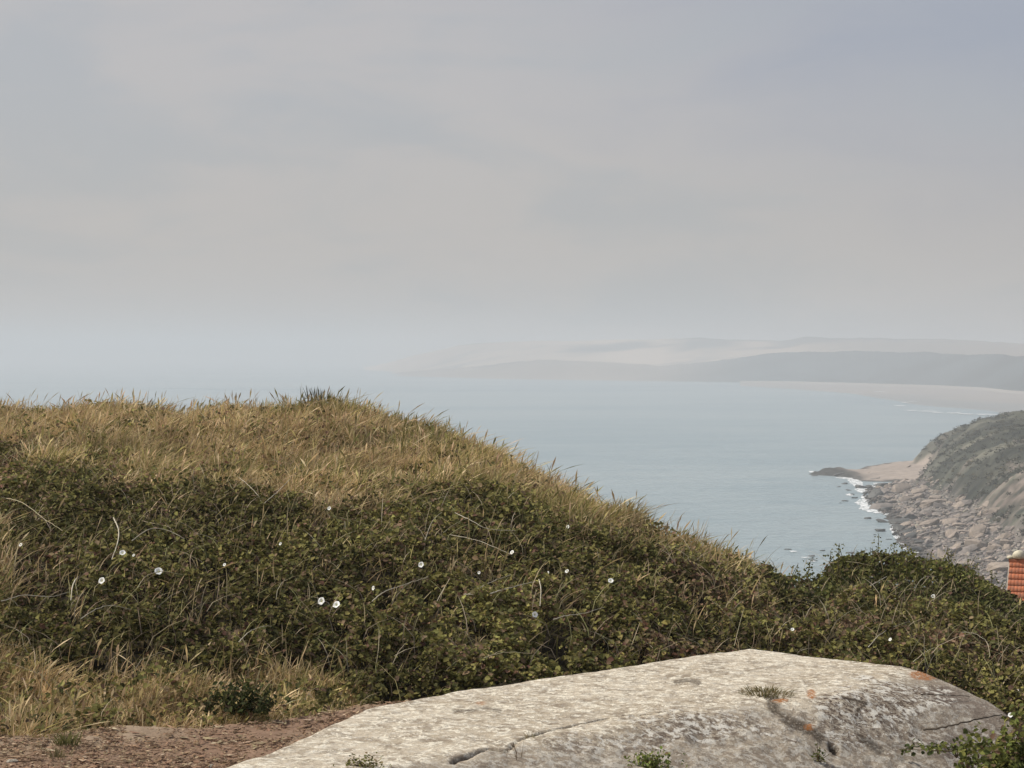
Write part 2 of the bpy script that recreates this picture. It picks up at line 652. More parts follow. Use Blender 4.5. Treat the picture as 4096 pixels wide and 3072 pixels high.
def blades(x, y, z, h, wdt, cols, lean=None, curve=None, head=None, tipcol=None):
    """curved tapering blades; head = 0/1 array for a fat seed head"""
    n = len(x)
    la = rng.normal(0.25, 1.0, n) if lean is None else lean
    ld = np.stack([np.cos(la), np.sin(la) * 0.8, np.zeros(n)], 1)
    cv = rng.uniform(0.1, 0.75, n) if curve is None else curve
    st = rng.normal(0, 0.18, (n, 3))
    st[:, 2] = 1
    fa = rng.uniform(-0.9, 0.9, n)
    fd = np.stack([np.cos(fa), np.sin(fa), np.zeros(n)], 1)
    P = np.stack([x, y, z], 1)
    rows = []
    if head is None:
        head = np.zeros(n)
    ts = (0.0, 0.35, 0.68, 0.86, 1.0)
    ws = (np.full(n, 1.0), np.full(n, .95) * (1 - head * .5), .8 * (1 - head * .4), .5 + head * 1.5, np.full(n, 0.05))
    for tt, ww in zip(ts, ws):
        c = P + st * (h * (tt - 0.28 * cv * tt * tt))[:, None] + ld * (h * cv * tt * tt)[:, None]
        if tt < 1:
            rows.append(c - fd * (wdt * ww * 0.5)[:, None])
            rows.append(c + fd * (wdt * ww * 0.5)[:, None])
        else:
            rows.append(c)
    v = np.stack(rows, 1).reshape(-1, 3)
    i = np.arange(n)[:, None] * 9
    q = np.concatenate([i + np.array([[0, 1, 3, 2]]), i + np.array([[2, 3, 5, 4]]), i + np.array([[4, 5, 7, 6]])])
    tr = i + np.array([[6, 7, 8]])
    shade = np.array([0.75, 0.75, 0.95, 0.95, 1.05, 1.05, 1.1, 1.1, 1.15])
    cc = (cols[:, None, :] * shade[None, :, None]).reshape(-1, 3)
    return v, [q, tr], cc


def merge(parts):
    vs, gs, cs, off = [], {}, [], 0
    for v, groups, c in parts:
        vs.append(v)
        cs.append(c)
        for g in groups:
            gs.setdefault(g.shape[1], []).append(g + off)
        off += len(v)
    return np.concatenate(vs), [np.concatenate(g) for g in gs.values()], np.concatenate(cs)


def palette(n, cols, wts):
    cols = np.array(cols)
    k = rng.choice(len(cols), n, p=np.array(wts) / sum(wts))
    return cols[k] * rng.uniform(0.75, 1.25, n)[:, None] * rng.uniform(0.95, 1.05, (n, 3))


def in_bush(x, y):
    """plan weight of the taller bush standing right of the hill's foot"""
    return np.hypot((x - 4.75) / 1.85, (y - 22.3) / 2.3)


# brambles
N = 620000
x, y = scatter(N, 11.6, 33)
z = canopy(x, y)
g, bare = zone(x, y, z)
sd_ = poly_sd(x, y, SLAB)
edge_ok = sd_ > 0.05 + 0.05 * fbm(x, y, 0.3, 2, 1)
clump = fbm(x, y, 0.30, 2, 6) + fbm(x * 1.0, y, 0.11, 1, 3) * 0.7
keep = (rng.random(N) > g * 0.86) & (rng.random(N) > bare * 1.2) & edge_ok & (clump + rng.normal(0, .25, N) > -0.22)
x, y, z, g, clump = x[keep], y[keep], z[keep], g[keep], clump[keep]
ok = visible_ok(x, y, z)
x, y, z, g, clump = x[ok], y[ok], z[ok], g[ok], clump[ok]
n = len(x)
z = z - rng.exponential(0.085, n) + 0.05 * clump + 0.02
patch = fbm(x, y, 2.2, 4, 3)
patch2 = fbm(x, y, 0.8, 3, 7)
green = palette(n, [(.165, .150, .050), (.225, .200, .068), (.085, .084, .031), (.31, .28, .09), (.21, .145, .088)], [5.5, 4, 4, .4, 1.3])
brown = palette(n, [(.20, .135, .085), (.24, .175, .10), (.14, .12, .055), (.18, .10, .068)], [3, 2, 3, 2])
wb = smooth(patch + 0.45 * patch2, 0.25, 0.85)
pick = rng.random(n) < 0.12 + 0.62 * wb
cols = np.where(pick[:, None], brown, green)
cols *= (1 + 0.45 * np.clip(fbm(x, y, 1.1, 3, 2) + .5 * fbm(x, y, .3, 2, 1), -1, 1))[:, None]
size = rng.uniform(0.025, 0.060, n) * (0.9 + y / 70)
bush = in_bush(x, y) < 1
v_, g_, c_ = leaves(x[~bush], y[~bush], z[~bush], size[~bush], cols[~bush], spread=.62)
bram = np_mesh('brambles', v_, g_, M_leaf, cols=c_)
meta(bram, kind='stuff', label='dense dark green bramble thicket covering the slope behind the concrete slab', cat='brambles')
bush_sel = (x[bush], y[bush], z[bush], size[bush], cols[bush] * np.array([.72, .80, .80]))

# thin bramble stems and twigs threading the thicket
N = 10500
x, y = scatter(N, 13.6, 32)
z = canopy(x, y)
g, bare = zone(x, y, z)
sd_ = poly_sd(x, y, SLAB)
brownz = fbm(x, y, 2.2, 4, 3)
keep = (rng.random(N) > bare * 1.5) & (sd_ > 0.25) & (rng.random(N) < 0.45 + 0.8 * smooth(brownz, 0, .8)) & (rng.random(N) > g * .75) & visible_ok(x, y, z, .2)
x, y, z = x[keep], y[keep], z[keep]
n = len(x)
v_, g_, c_ = blades(x, y, z - 0.05, rng.uniform(0.12, 0.42, n), rng.uniform(0.004, 0.008, n),
                    palette(n, [(.33, .26, .175), (.40, .34, .24), (.23, .185, .11), (.27, .26, .12)], [3, 2, 2, 2]),
                    lean=rng.uniform(0, 6.28, n), curve=rng.uniform(0.5, 1.6, n))
tw = np_mesh('twigs', v_, g_, M_stem, cols=c_)
meta(tw, kind='stuff', label='thin brown twigs tangled through the bramble thicket', cat='twigs')

# dry grass
N = 560000
x, y = scatter(N, 12.6, 34.5)
z = canopy(x, y)
g, bare = zone(x, y, z)
sd_ = poly_sd(x, y, SLAB)
tuft = fbm(x, y, 0.34, 2, 0)
lowmask = smooth(y, 17, 20)
pr = g * (1 - bare * 0.97) * (0.55 + 0.75 * tuft) + 0.030 * (1 - bare)
keep = (rng.random(N) < pr) & (sd_ > 0.10)
x, y, z, g, tuft = [q[keep] for q in (x, y, z, g, tuft)]
ok = visible_ok(x, y, z, .5)
x, y, z, g, tuft = [q[ok] for q in (x, y, z, g, tuft)]
n = len(x)
gz = z - 0.20
big = fbm(x, y, 2.6, 4, 1)
px_, py_ = proj(x, y, z)
# greener grass along the crest and shoulder, straw below it and at the foot
greenish = smooth(big + 0.35 * tuft + 0.35 * smooth(470 - py_, 0, 60) + 0.3 * smooth(px_, 300, 420), 0.25, 1.0)
low_gr = smooth(py_, 640, 690) * smooth(px_, 200, 330) * (1 - smooth(big, 0.2, .7))
greenish = np.maximum(greenish, low_gr * 0.9)
straw = palette(n, [(.54, .40, .215), (.70, .55, .33), (.36, .26, .135), (.46, .375, .17), (.52, .365, .22)], [4, 3, 3, 3, 2])
olive = palette(n, [(.30, .255, .095), (.23, .21, .075), (.38, .31, .13), (.18, .175, .065)], [3, 3, 2, 2])
cols = np.where((rng.random(n) < 0.08 + 0.5 * greenish)[:, None], olive, straw)
cols *= (1 + 0.35 * np.clip(fbm(x, y, 0.7, 4, 6), -1, 1))[:, None]
hh = rng.uniform(0.10, 0.40, n) ** 1.0 * (0.85 + 0.35 * np.clip(tuft, -1, 1))
hh *= np.where(py_ > 600, 0.72, 1.0)
head = (rng.random(n) < 0.05).astype(float)
hh = np.where(head > 0, hh * 1.35, hh)
sdd = poly_sd(x, y, SLAB)
hh *= 0.35 + 0.65 * smooth(sdd, 0.1, 0.9)
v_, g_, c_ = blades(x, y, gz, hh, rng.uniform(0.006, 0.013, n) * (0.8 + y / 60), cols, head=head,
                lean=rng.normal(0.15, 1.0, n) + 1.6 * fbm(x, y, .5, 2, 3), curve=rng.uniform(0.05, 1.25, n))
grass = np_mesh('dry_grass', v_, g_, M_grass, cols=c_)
meta(grass, kind='stuff', label='tall dry straw coloured grass covering the hill crest and its lower left foot', cat='grass')
print('grass blades', n)

# long wispy stalks that stand against the sea and sky
N = 3000
x, y = scatter(N, 14, 33)
z = canopy(x, y)
g, bare = zone(x, y, z)
keep = (rng.random(N) < 0.22 + g * 0.6) & (bare < 0.3) & (poly_sd(x, y, SLAB) > 0.5) & visible_ok(x, y, z, .3)
x, y, z = x[keep], y[keep], z[keep]
n = len(x)
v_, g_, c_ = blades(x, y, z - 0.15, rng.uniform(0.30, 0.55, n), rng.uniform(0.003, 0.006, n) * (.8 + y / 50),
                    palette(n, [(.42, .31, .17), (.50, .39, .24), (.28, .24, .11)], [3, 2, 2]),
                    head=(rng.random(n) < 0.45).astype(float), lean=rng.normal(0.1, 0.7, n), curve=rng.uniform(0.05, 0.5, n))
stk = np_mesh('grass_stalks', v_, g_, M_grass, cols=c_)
meta(stk, kind='stuff', label='long thin seeding grass stalks rising above the hill crest', cat='grass stalks')

# trampled straw and bits on the bare earth
N = 90000
x = rng.uniform(-5.2, 0.2, N)
y = rng.uniform(11.5, 15.2, N)
z, g, bare, sd_ = ground_z(x, y)
keep = (bare > 0.3) & (sd_ > 0.03) & (fbm(x, y, .5, 3, 2) + rng.normal(0, .6, N) > -.35)
x, y, z = x[keep], y[keep], z[keep]
n = len(x)
a_ = rng.uniform(0, 6.28, n)
L = rng.exponential(0.009, n) + .006
W = L * rng.uniform(0.12, 0.5, n)
P = np.stack([x, y, z + rng.uniform(0.003, 0.012, n)], 1)
dv = np.stack([np.cos(a_) * L, np.sin(a_) * L, rng.normal(0, .003, n)], 1)
wv = np.stack([-np.sin(a_) * W, np.cos(a_) * W, rng.normal(0, .002, n)], 1)
v_ = np.stack([P - dv, P - wv, P + dv, P + wv], 1).reshape(-1, 3)
c_ = np.repeat(palette(n, [(.56, .44, .30), (.37, .24, .155), (.14, .09, .06), (.44, .34, .21), (.28, .19, .125)], [2, 5, 3, 2, 5]), 4, 0)
lt = np_mesh('straw_litter', v_, [np.arange(n)[:, None] * 4 + np.arange(4)[None]], M_grass, cols=c_)
meta(lt, kind='stuff', label='trampled dry straw litter on the bare earth beside the slab', cat='litter')


# ------------------------------------------------------------------ individual plants
def tube(points, r0, r1, seg=5):
    """tapered tube along points, returned as arrays"""
    pts = [Vector(p) for p in points]
    n = len(pts)
    vs = []
    for i, p in enumerate(pts):
        d = (pts[min(i + 1, n - 1)] - pts[max(i - 1, 0)]).normalized()
        a = d.cross(Vector((0.13, 0.2, 1))).normalized() if abs(d.z) < 0.97 else d.cross(Vector((1, 0, 0))).normalized()
        b = d.cross(a)
        r = r0 + (r1 - r0) * i / (n - 1)
        for k in range(seg):
            t = 2 * math.pi * k / seg
            vs.append(p + (a * math.cos(t) + b * math.sin(t)) * r)
    q = []
    for i in range(n - 1):
        for k in range(seg):
            q.append((i * seg + k, i * seg + (k + 1) % seg, (i + 1) * seg + (k + 1) % seg, (i + 1) * seg + k))
    return np.array([tuple(v) for v in vs]), np.array(q)


def smooth_path(pts, n=12):
    """Catmull-Rom through pts"""
    P = [Vector(p) for p in pts]
    P = [P[0] * 2 - P[1]] + P + [P[-1] * 2 - P[-2]]
    out = []
    for i in range(1, len(P) - 2):
        for k in range(n):
            t = k / n
            out.append(0.5 * ((2 * P[i]) + (P[i + 1] - P[i - 1]) * t + (2 * P[i - 1] - 5 * P[i] + 4 * P[i + 1] - P[i + 2]) * t * t
                              + (-P[i - 1] + 3 * P[i] - 3 * P[i + 1] + P[i + 2]) * t ** 3))
    out.append(P[-2])
    return out


def canes():
    # image points of each long bare cane on the thicket, its thickness, tone and description
    L = [
        ([(113, 518), (118, 530), (117, 543), (111, 560)], .011, 'w', 'short pale cane standing upright left of centre above a white flower'),
        ([(0, 497), (22, 503), (45, 520), (62, 531)], .008, 'g', 'long thin cane arching down from the left picture edge below the upper grass'),
        ([(131, 541), (150, 529), (168, 531), (184, 539)], .008, 'w', 'pale arched cane right of the short upright cane'),
        ([(142, 521), (155, 524), (168, 527), (177, 533)], .005, 'g', 'thin straight cane just above the pale arched cane'),
        ([(137, 588), (145, 577), (160, 572), (182, 575)], .007, 'g', 'arched greenish cane right below the large round flower on the left'),
        ([(0, 602), (22, 596), (50, 597), (69, 592)], .007, 'w', 'long pale cane lying level near the left picture edge'),
        ([(77, 577), (72, 586), (70, 601)], .011, 'w', 'thick bleached cane stub at the end of the level cane on the left'),
        ([(80, 619), (95, 610), (110, 606), (130, 610)], .007, 'w', 'low arched cane over dark leaves above the lower left grass'),
        ([(238, 643), (248, 633), (262, 627), (271, 627)], .006, 'w', 'small curved cane tip above the grass at the foot of the hill'),
        ([(209, 500), (222, 494), (240, 484), (256, 478)], .006, 'g', 'thin cane rising to the right at the edge of the upper grass'),
        ([(238, 477), (248, 485), (258, 496), (261, 504)], .006, 'w', 'short grey cane crossing a thin rising one below the upper grass'),
        ([(263, 504), (275, 494), (283, 486), (290, 479)], .006, 'w', 'grey dead cane in the bare twiggy patch under the upper grass'),
        ([(372, 602), (383, 593), (398, 587), (428, 577)], .008, 'w', 'long pale cane rising right towards the middle of the thicket'),
        ([(467, 596), (480, 588), (495, 581), (511, 575)], .008, 'w', 'rising grey cane left of the bleached upright cane at mid slope'),
        ([(490, 594), (503, 590), (518, 586), (535, 582)], .010, 'w', 'thick bleached cane lying just left of the upright one at mid slope'),
        ([(539, 580), (541, 590), (540, 607)], .009, 'w', 'bleached upright cane standing alone at mid slope below two small flowers'),
        ([(464, 595), (473, 595), (482, 595)], .007, 'w', 'short level pale cane piece at mid slope'),
        ([(553, 620), (568, 616), (583, 614), (604, 608)], .007, 'w', 'long low cane rising right beside the small flower above the slab'),
        ([(483, 659), (495, 655), (510, 653), (532, 654)], .008, 'g', 'greenish arched cane hanging just above the back edge of the slab'),
        ([(443, 533), (452, 526), (463, 520), (470, 517)], .005, 'g', 'thin short cane below the dark bramble island'),
        ([(450, 535), (475, 540), (496, 548), (512, 555)], .006, 'w', 'long cane descending to the right below the dark bramble island'),
        ([(455, 513), (470, 520), (488, 529), (515, 531)], .007, 'w', 'sagging grey cane across the dark bramble island'),
        ([(425, 540), (432, 522), (442, 512)], .005, 'w', 'thin cane leaning right at the left side of the dark island'),
        ([(735, 646), (740, 625), (744, 610)], .005, 'g', 'thin upright cane behind the top corner of the slab'),
        ([(869, 648), (880, 636), (893, 628), (911, 622)], .006, 'w', 'curved pale cane rising to the right behind the slab'),
        ([(914, 663), (926, 653), (936, 648)], .008, 'g', 'short curved cane just behind the orange lichen patch'),
        ([(960, 633), (975, 634), (985, 640), (990, 646)], .006, 'w', 'arched grey cane in the thicket near the right picture edge'),
        ([(853, 594), (866, 589), (880, 581), (887, 577)], .009, 'w', 'thick pale cane rising right across the lower face of the bush'),
        ([(915, 591), (920, 582), (927, 577), (937, 577)], .005, 'w', 'small hooked cane at the right foot of the bush'),
        ([(922, 586), (935, 572), (946, 570)], .005, 'g', 'thin green cane arching over the right side of the bush'),
        ([(820, 566), (840, 562), (858, 563), (872, 566)], .005, 'g', 'thin cane arching over the left side of the bush'),
    ]
    for k, (pp, r, tone, label) in enumerate(L):
        pts = []
        m = len(pp)
        for j, (px, py) in enumerate(pp):
            p = hit(px, py)
            t = j / (m - 1)
            d = p.y - 0.22 - 0.16 * math.sin(math.pi * t)   # stands a little proud of the leaves
            pts.append(at(px, py, d))
        # even out the distances so that the cane is one smooth arch
        ys = np.array([p[1] for p in pts])
        fit = np.polyval(np.polyfit(np.arange(m), ys, 1), np.arange(m))
        lo_ = np.minimum(ys, fit + 0.15) * 0.5 + fit * 0.5
        lo_ = lo_ - max(0, float(np.max(lo_ - ys))) 
        pts = [at(px, py, d) for (px, py), d in zip(pp, lo_)]
        path = smooth_path(pts, 8)
        path = [p + Vector((0, 0, float(rng.normal(0, .002)))) for p in path]
        v, q = tube(path, r * 0.68, r * 0.32)
        o = np_mesh('bramble_cane', v, [q], M_cane if tone == 'w' else M_cane_green, smooth_shade=True)
        base = Vector(path[0])
        o.data.transform(Matrix.Translation(-base))
        o.location = base
        meta(o, label=label, cat='cane', group='bare canes arching over the brambles')


canes()


def flower_meshes():
    """white trumpet flower about 6 cm across, opening along +Z"""
    n = 15
    rings = [(0.004, -0.028), (0.006, -0.014), (0.012, -0.003), (0.022, 0.003), (0.031, 0.002)]
    v, q = [], []
    for i, (r, zz) in enumerate(rings):
        for k in range(n):
            t = 2 * math.pi * k / n
            rr_ = r * (1 + 0.07 * math.cos(5 * t) * i / 4)
            v.append((rr_ * math.cos(t), rr_ * math.sin(t), zz - 0.002 * math.cos(5 * t) * (i == 4)))
    for i in range(len(rings) - 1):
        for k in range(n):
            q.append((i * n + k, i * n + (k + 1) % n, (i + 1) * n + (k + 1) % n, (i + 1) * n + k))
    pm = np_mesh('petals', np.array(v), [np.array(q)], M_petal, data_only=True, smooth_shade=True)
    v, q = [], []
    for i, (r, zz) in enumerate(((0.0075, -0.006), (0.005, -0.001), (0.002, 0.003), (0.0003, 0.004))):
        for k in range(8):
            t = 2 * math.pi * k / 8
            v.append((r * math.cos(t), r * math.sin(t), zz))
    for i in range(3):
        for k in range(8):
            q.append((i * 8 + k, i * 8 + (k + 1) % 8, (i + 1) * 8 + (k + 1) % 8, (i + 1) * 8 + k))
    tm = np_mesh('throat', np.array(v), [np.array(q)], M_throat, data_only=True, smooth_shade=True)
    return pm, tm


PM, TM = flower_meshes()
FL = [
    (336, 605, 1.1, 'wide open white bindweed flower, right one of the close pair in mid slope'),
    (321, 601.5, 1.1, 'white bindweed flower, left one of the close pair in mid slope'),
    (158, 571.5, 1.2, 'large round white bindweed flower above the arched greenish cane on the left'),
    (122, 553, 0.95, 'white bindweed flower just below the short upright cane'),
    (101, 581, 1.0, 'white bindweed flower facing sideways near the level cane on the left'),
    (373, 588.5, 0.75, 'small half closed bindweed flower at the foot of the long pale rising cane'),
    (421, 565, 0.9, 'white bindweed flower by itself on the slope between the large pair and the dark island'),
    (479, 573, 0.55, 'small white bindweed flower below and left of the one beside the dark island'),
    (512, 552.5, 0.8, 'white bindweed flower at the right foot of the dark bramble island'),
    (568, 527, 0.75, 'white bindweed flower high on the shoulder under the grass strip'),
    (548, 573.5, 0.7, 'white bindweed flower, left one of two above the bleached upright cane'),
    (567, 571.5, 0.75, 'white bindweed flower, right one of two above the bleached upright cane'),
    (611, 581, 0.85, 'white bindweed flower right of the bleached upright cane'),
    (535, 615, 0.85, 'white bindweed flower beside the long low cane above the slab'),
    (329, 508.5, 0.75, 'pale bindweed flower at the upper edge of the brambles under the grass'),
    (20, 545, 0.7, 'pale bindweed flower near the left picture edge'),
    (96, 547, 0.55, 'faint bindweed flower left of the short upright cane'),
    (133, 555.5, 0.5, 'tiny bindweed flower right of the one below the upright cane'),
    (224, 565, 0.6, 'small bindweed flower to the right of the large round one'),
    (280, 544, 0.6, 'small bindweed flower above and right of the large round one'),
    (231, 543, 0.5, 'tiny bindweed flower between the arched cane and the middle of the slope'),
    (898, 599, 0.85, 'white bindweed flower at the foot of the bush, left one'),
    (934, 597, 0.85, 'white bindweed flower at the foot of the bush, right one'),
    (793, 630, 0.7, 'white bindweed flower in the thicket behind the slab corner'),
    (891, 640, 0.6, 'small bindweed flower behind the slab next to the curved pale cane'),
    (1017, 692, 0.9, 'white bindweed flower at the right picture edge above the slab end'),
    (1012, 716, 0.8, 'white bindweed flower on the leaves overhanging the slab end'),
    (419, 572, 0.4, 'tiny closed bindweed flower under the lone flower in mid slope'),
]
for px, py, s, label in FL:
    p = hit(px, py)
    p = Vector(at(px, py, p.y - 0.24))
    e = bpy.data.objects.new('bindweed_flower', None)
    e.empty_display_size = 0.03
    e.location = p
    face = Vector((float(rng.normal(-.45, .4)), -1.0, float(rng.uniform(.4, 1.1))))
    e.rotation_euler = face.to_track_quat('Z', 'Y').to_euler()
    s = s if s > .8 else s * .85
    e.scale = (s, s, s)
    link(e)
    meta(e, label=label, cat='flower', group='white bindweed flowers in the brambles')
    link(bpy.data.objects.new('petals', PM), e)
    link(bpy.data.objects.new('throat', TM), e)


def bush_thing():
    """the taller bush, with upright shoots against the sea"""
    e = bpy.data.objects.new('bramble_bush', None)
    e.location = (4.7, 22.3, float(ground_z(np.array([4.7]), np.array([22.3]))[0][0]))
    link(e)
    meta(e, label='rounded dark green bush with upright shoots standing against the sea', cat='bush')
    bx, by, bz, bs, bc = bush_sel
    parts = [leaves(bx, by, bz, bs, bc)]
    stems = []
    # upright leafy shoots
    tops = [(808, 562, 10), (822, 560, 12), (838, 548, 22), (846, 553, 12), (856, 556, 12), (871, 552, 16), (878, 538, 30), (884, 550, 16),
            (892, 547, 20), (900, 549, 22), (907, 553, 14), (918, 556, 14), (928, 554, 18), (939, 553, 20), (946, 558, 14), (953, 551, 28),
            (962, 560, 20), (972, 566, 16), (981, 568, 18), (864, 554, 14), (830, 556, 14), (992, 575, 14), (790, 568, 10)]
    for px, py, hp in tops:
        d = 22.6 + rng.uniform(-.7, .5)
        x0 = (px - 512) / F * d
        zt = CAMZ - (py - HOR) / F * d
        hh = hp * 1.5 / F * d + 0.12
        zt += .05
        zb = zt - hh
        bend = rng.normal(0.02, 0.05)
        pts = [(x0, d, zb), (x0 + bend * .3, d, zb + hh * .5), (x0 + bend, d, zt)]
        v, q = tube(smooth_path(pts, 4), 0.006, 0.003, 4)
        stems.append((v, [q], np.tile(np.array([[.12, .10, .05]]), (len(v), 1))))
        m = int(18 + hh * 70)
        t = rng.random(m)
        lx = x0 + bend * t + rng.normal(0, 0.035, m)
        lz = zb + hh * t
        ly = d + rng.normal(0, 0.035, m)
        lc = palette(m, [(.15, .155, .045), (.21, .20, .055), (.11, .115, .035), (.28, .25, .06)], [3, 3, 3, 1])
        parts.append(leaves(lx, ly, lz, rng.uniform(.03, .055, m) * (1.15 - .6 * t), lc, up=.6, spread=.8))
    v, gq, c = merge(parts)
    fo = np_mesh('foliage', v, gq, M_leaf, cols=c)
    v, gq, c = merge(stems)
    so = np_mesh('stems', v, gq, M_stem, cols=c)
    for o in (fo, so):
        o.data.transform(Matrix.Translation(-e.location))
        o.parent = e


bush_thing()


def leafy(name, centre, rad, nleaf, label, cat, size=(0.03, 0.055), cols=None, nstem=10, group=None, up=0.9):
    """a small leafy plant: foliage and stems grown from one base point"""
    e = bpy.data.objects.new(name, None)
    e.location = centre
    link(e)
    meta(e, label=label, cat=cat, group=group)
    cols = cols or [(.15, .165, .045), (.10, .115, .036), (.22, .22, .06), (.18, .12, .075)]
    p = rng.normal(0, 1, (nleaf, 3))
    p /= np.linalg.norm(p, axis=1)[:, None]
    p *= (rng.random(nleaf) ** 0.45)[:, None]
    p = p * np.array(rad) * (1 + 0.35 * np.sin(p[:, :1] * 7 + 2) * np.cos(p[:, 1:2] * 6))
    p[:, 2] = np.abs(p[:, 2])
    v, gq, c = leaves(p[:, 0], p[:, 1], p[:, 2], rng.uniform(*size, nleaf), palette(nleaf, cols, [4, 3, 1.5, 1]), up=up)
    np_mesh('foliage', v, gq, M_leaf, e, cols=c)
    st = []
    for k in range(nstem):
        t = p[rng.integers(nleaf)]
        v, q = tube([(0, 0, -0.05), (t[0] * .1, t[1] * .1, 0.0), (t[0] * .5, t[1] * .5, t[2] * .6), tuple(t)], 0.004, 0.002, 4)
        st.append((v, [q], np.tile(np.array([[.13, .10, .055]]), (len(v), 1))))
    v, gq, c = merge(st)
    np_mesh('stems', v, gq, M_stem, e, cols=c)
    return e


def tufty(name, centre, n, h, wd, cols, label, cat, spread=0.1, curve=(0.2, 0.9), group=None):
    x = np.clip(rng.normal(0, spread * .4, n), -spread, spread)
    y = np.clip(rng.normal(0, spread * .4, n), -spread, spread)
    lean = np.arctan2(y, x) + rng.normal(0, .4, n)
    v, gq, c = blades(x, y, np.full(n, -0.03), rng.uniform(h * .5, h, n), rng.uniform(wd * .7, wd * 1.2, n),
                      palette(n, cols, [1] * len(cols)), lean=lean, curve=rng.uniform(*curve, n))
    o = np_mesh(name, v, gq, M_grass, cols=c)
    o.location = centre
    meta(o, label=label, cat=cat, group=group)
    return o


# ------------------------------------------------------------------ concrete slab
FACE = np.array([(-4.0, 8.9), (-0.17, 12.55), (1.14, 13.70), (1.84, 14.25), (2.9, 14.75), (3.6, 14.95), (9, 15.2), (20, 5), (0, 0)])
CRACK = [(452, 761), (470, 755), (486, 750), (507, 750), (514, 745), (520, 741), (532, 738), (544, 733), (560, 730), (581, 725),
         (597, 721), (613, 718), (639, 717), (655, 715), (668, 713)]


def seg_dist(x, y, pts):
    best = np.full(x.shape, 1e9)
    for (ax, ay), (bx, by) in zip(pts[:-1], pts[1:]):
        ex, ey = bx - ax, by - ay
        t = np.clip(((x - ax) * ex + (y - ay) * ey) / (ex * ex + ey * ey + 1e-12), 0, 1)
        best = np.minimum(best, np.hypot(x - ax - t * ex, y - ay - t * ey))
    return best


SZ = CAMZ - 2.60


def slab_top(x, y, detail=True):
    s = -poly_sd(x, y, FACE)                      # >0 in front of the top's edge
    sl = 0.36 * np.maximum(0, 0.5 * (s + np.sqrt(s * s + 0.004)))
    z = SZ - np.minimum(sl, 1.6)
    # right end weathers down in a rounded shoulder
    # the right end is a separate facet, tilted down to the right
    ex, ey = 3.32 - 1.95, 15.9 - 13.6
    ln_ = math.hypot(ex, ey)
    fd = ((x - 1.95) * ey - (y - 13.6) * ex) / ln_ + 0.03 * fbm(x, y, .5, 3, 2)
    z = z - 0.24 * 0.5 * (fd + np.sqrt(fd * fd + 0.002)) * smooth(y, 11.5, 14.2)
    if detail:
        face = smooth(s, -0.05, 0.35)
        z = z + fbm(x, y, 0.8, 4, 1) * 0.012 + fbm(x, y, 0.10, 3, 2) * (0.003 + 0.010 * face)
        hol = smooth(fbm(x, y, 0.45, 3, 5), 0.25, 0.7)
        z = z - hol * 0.02 * face
    return z


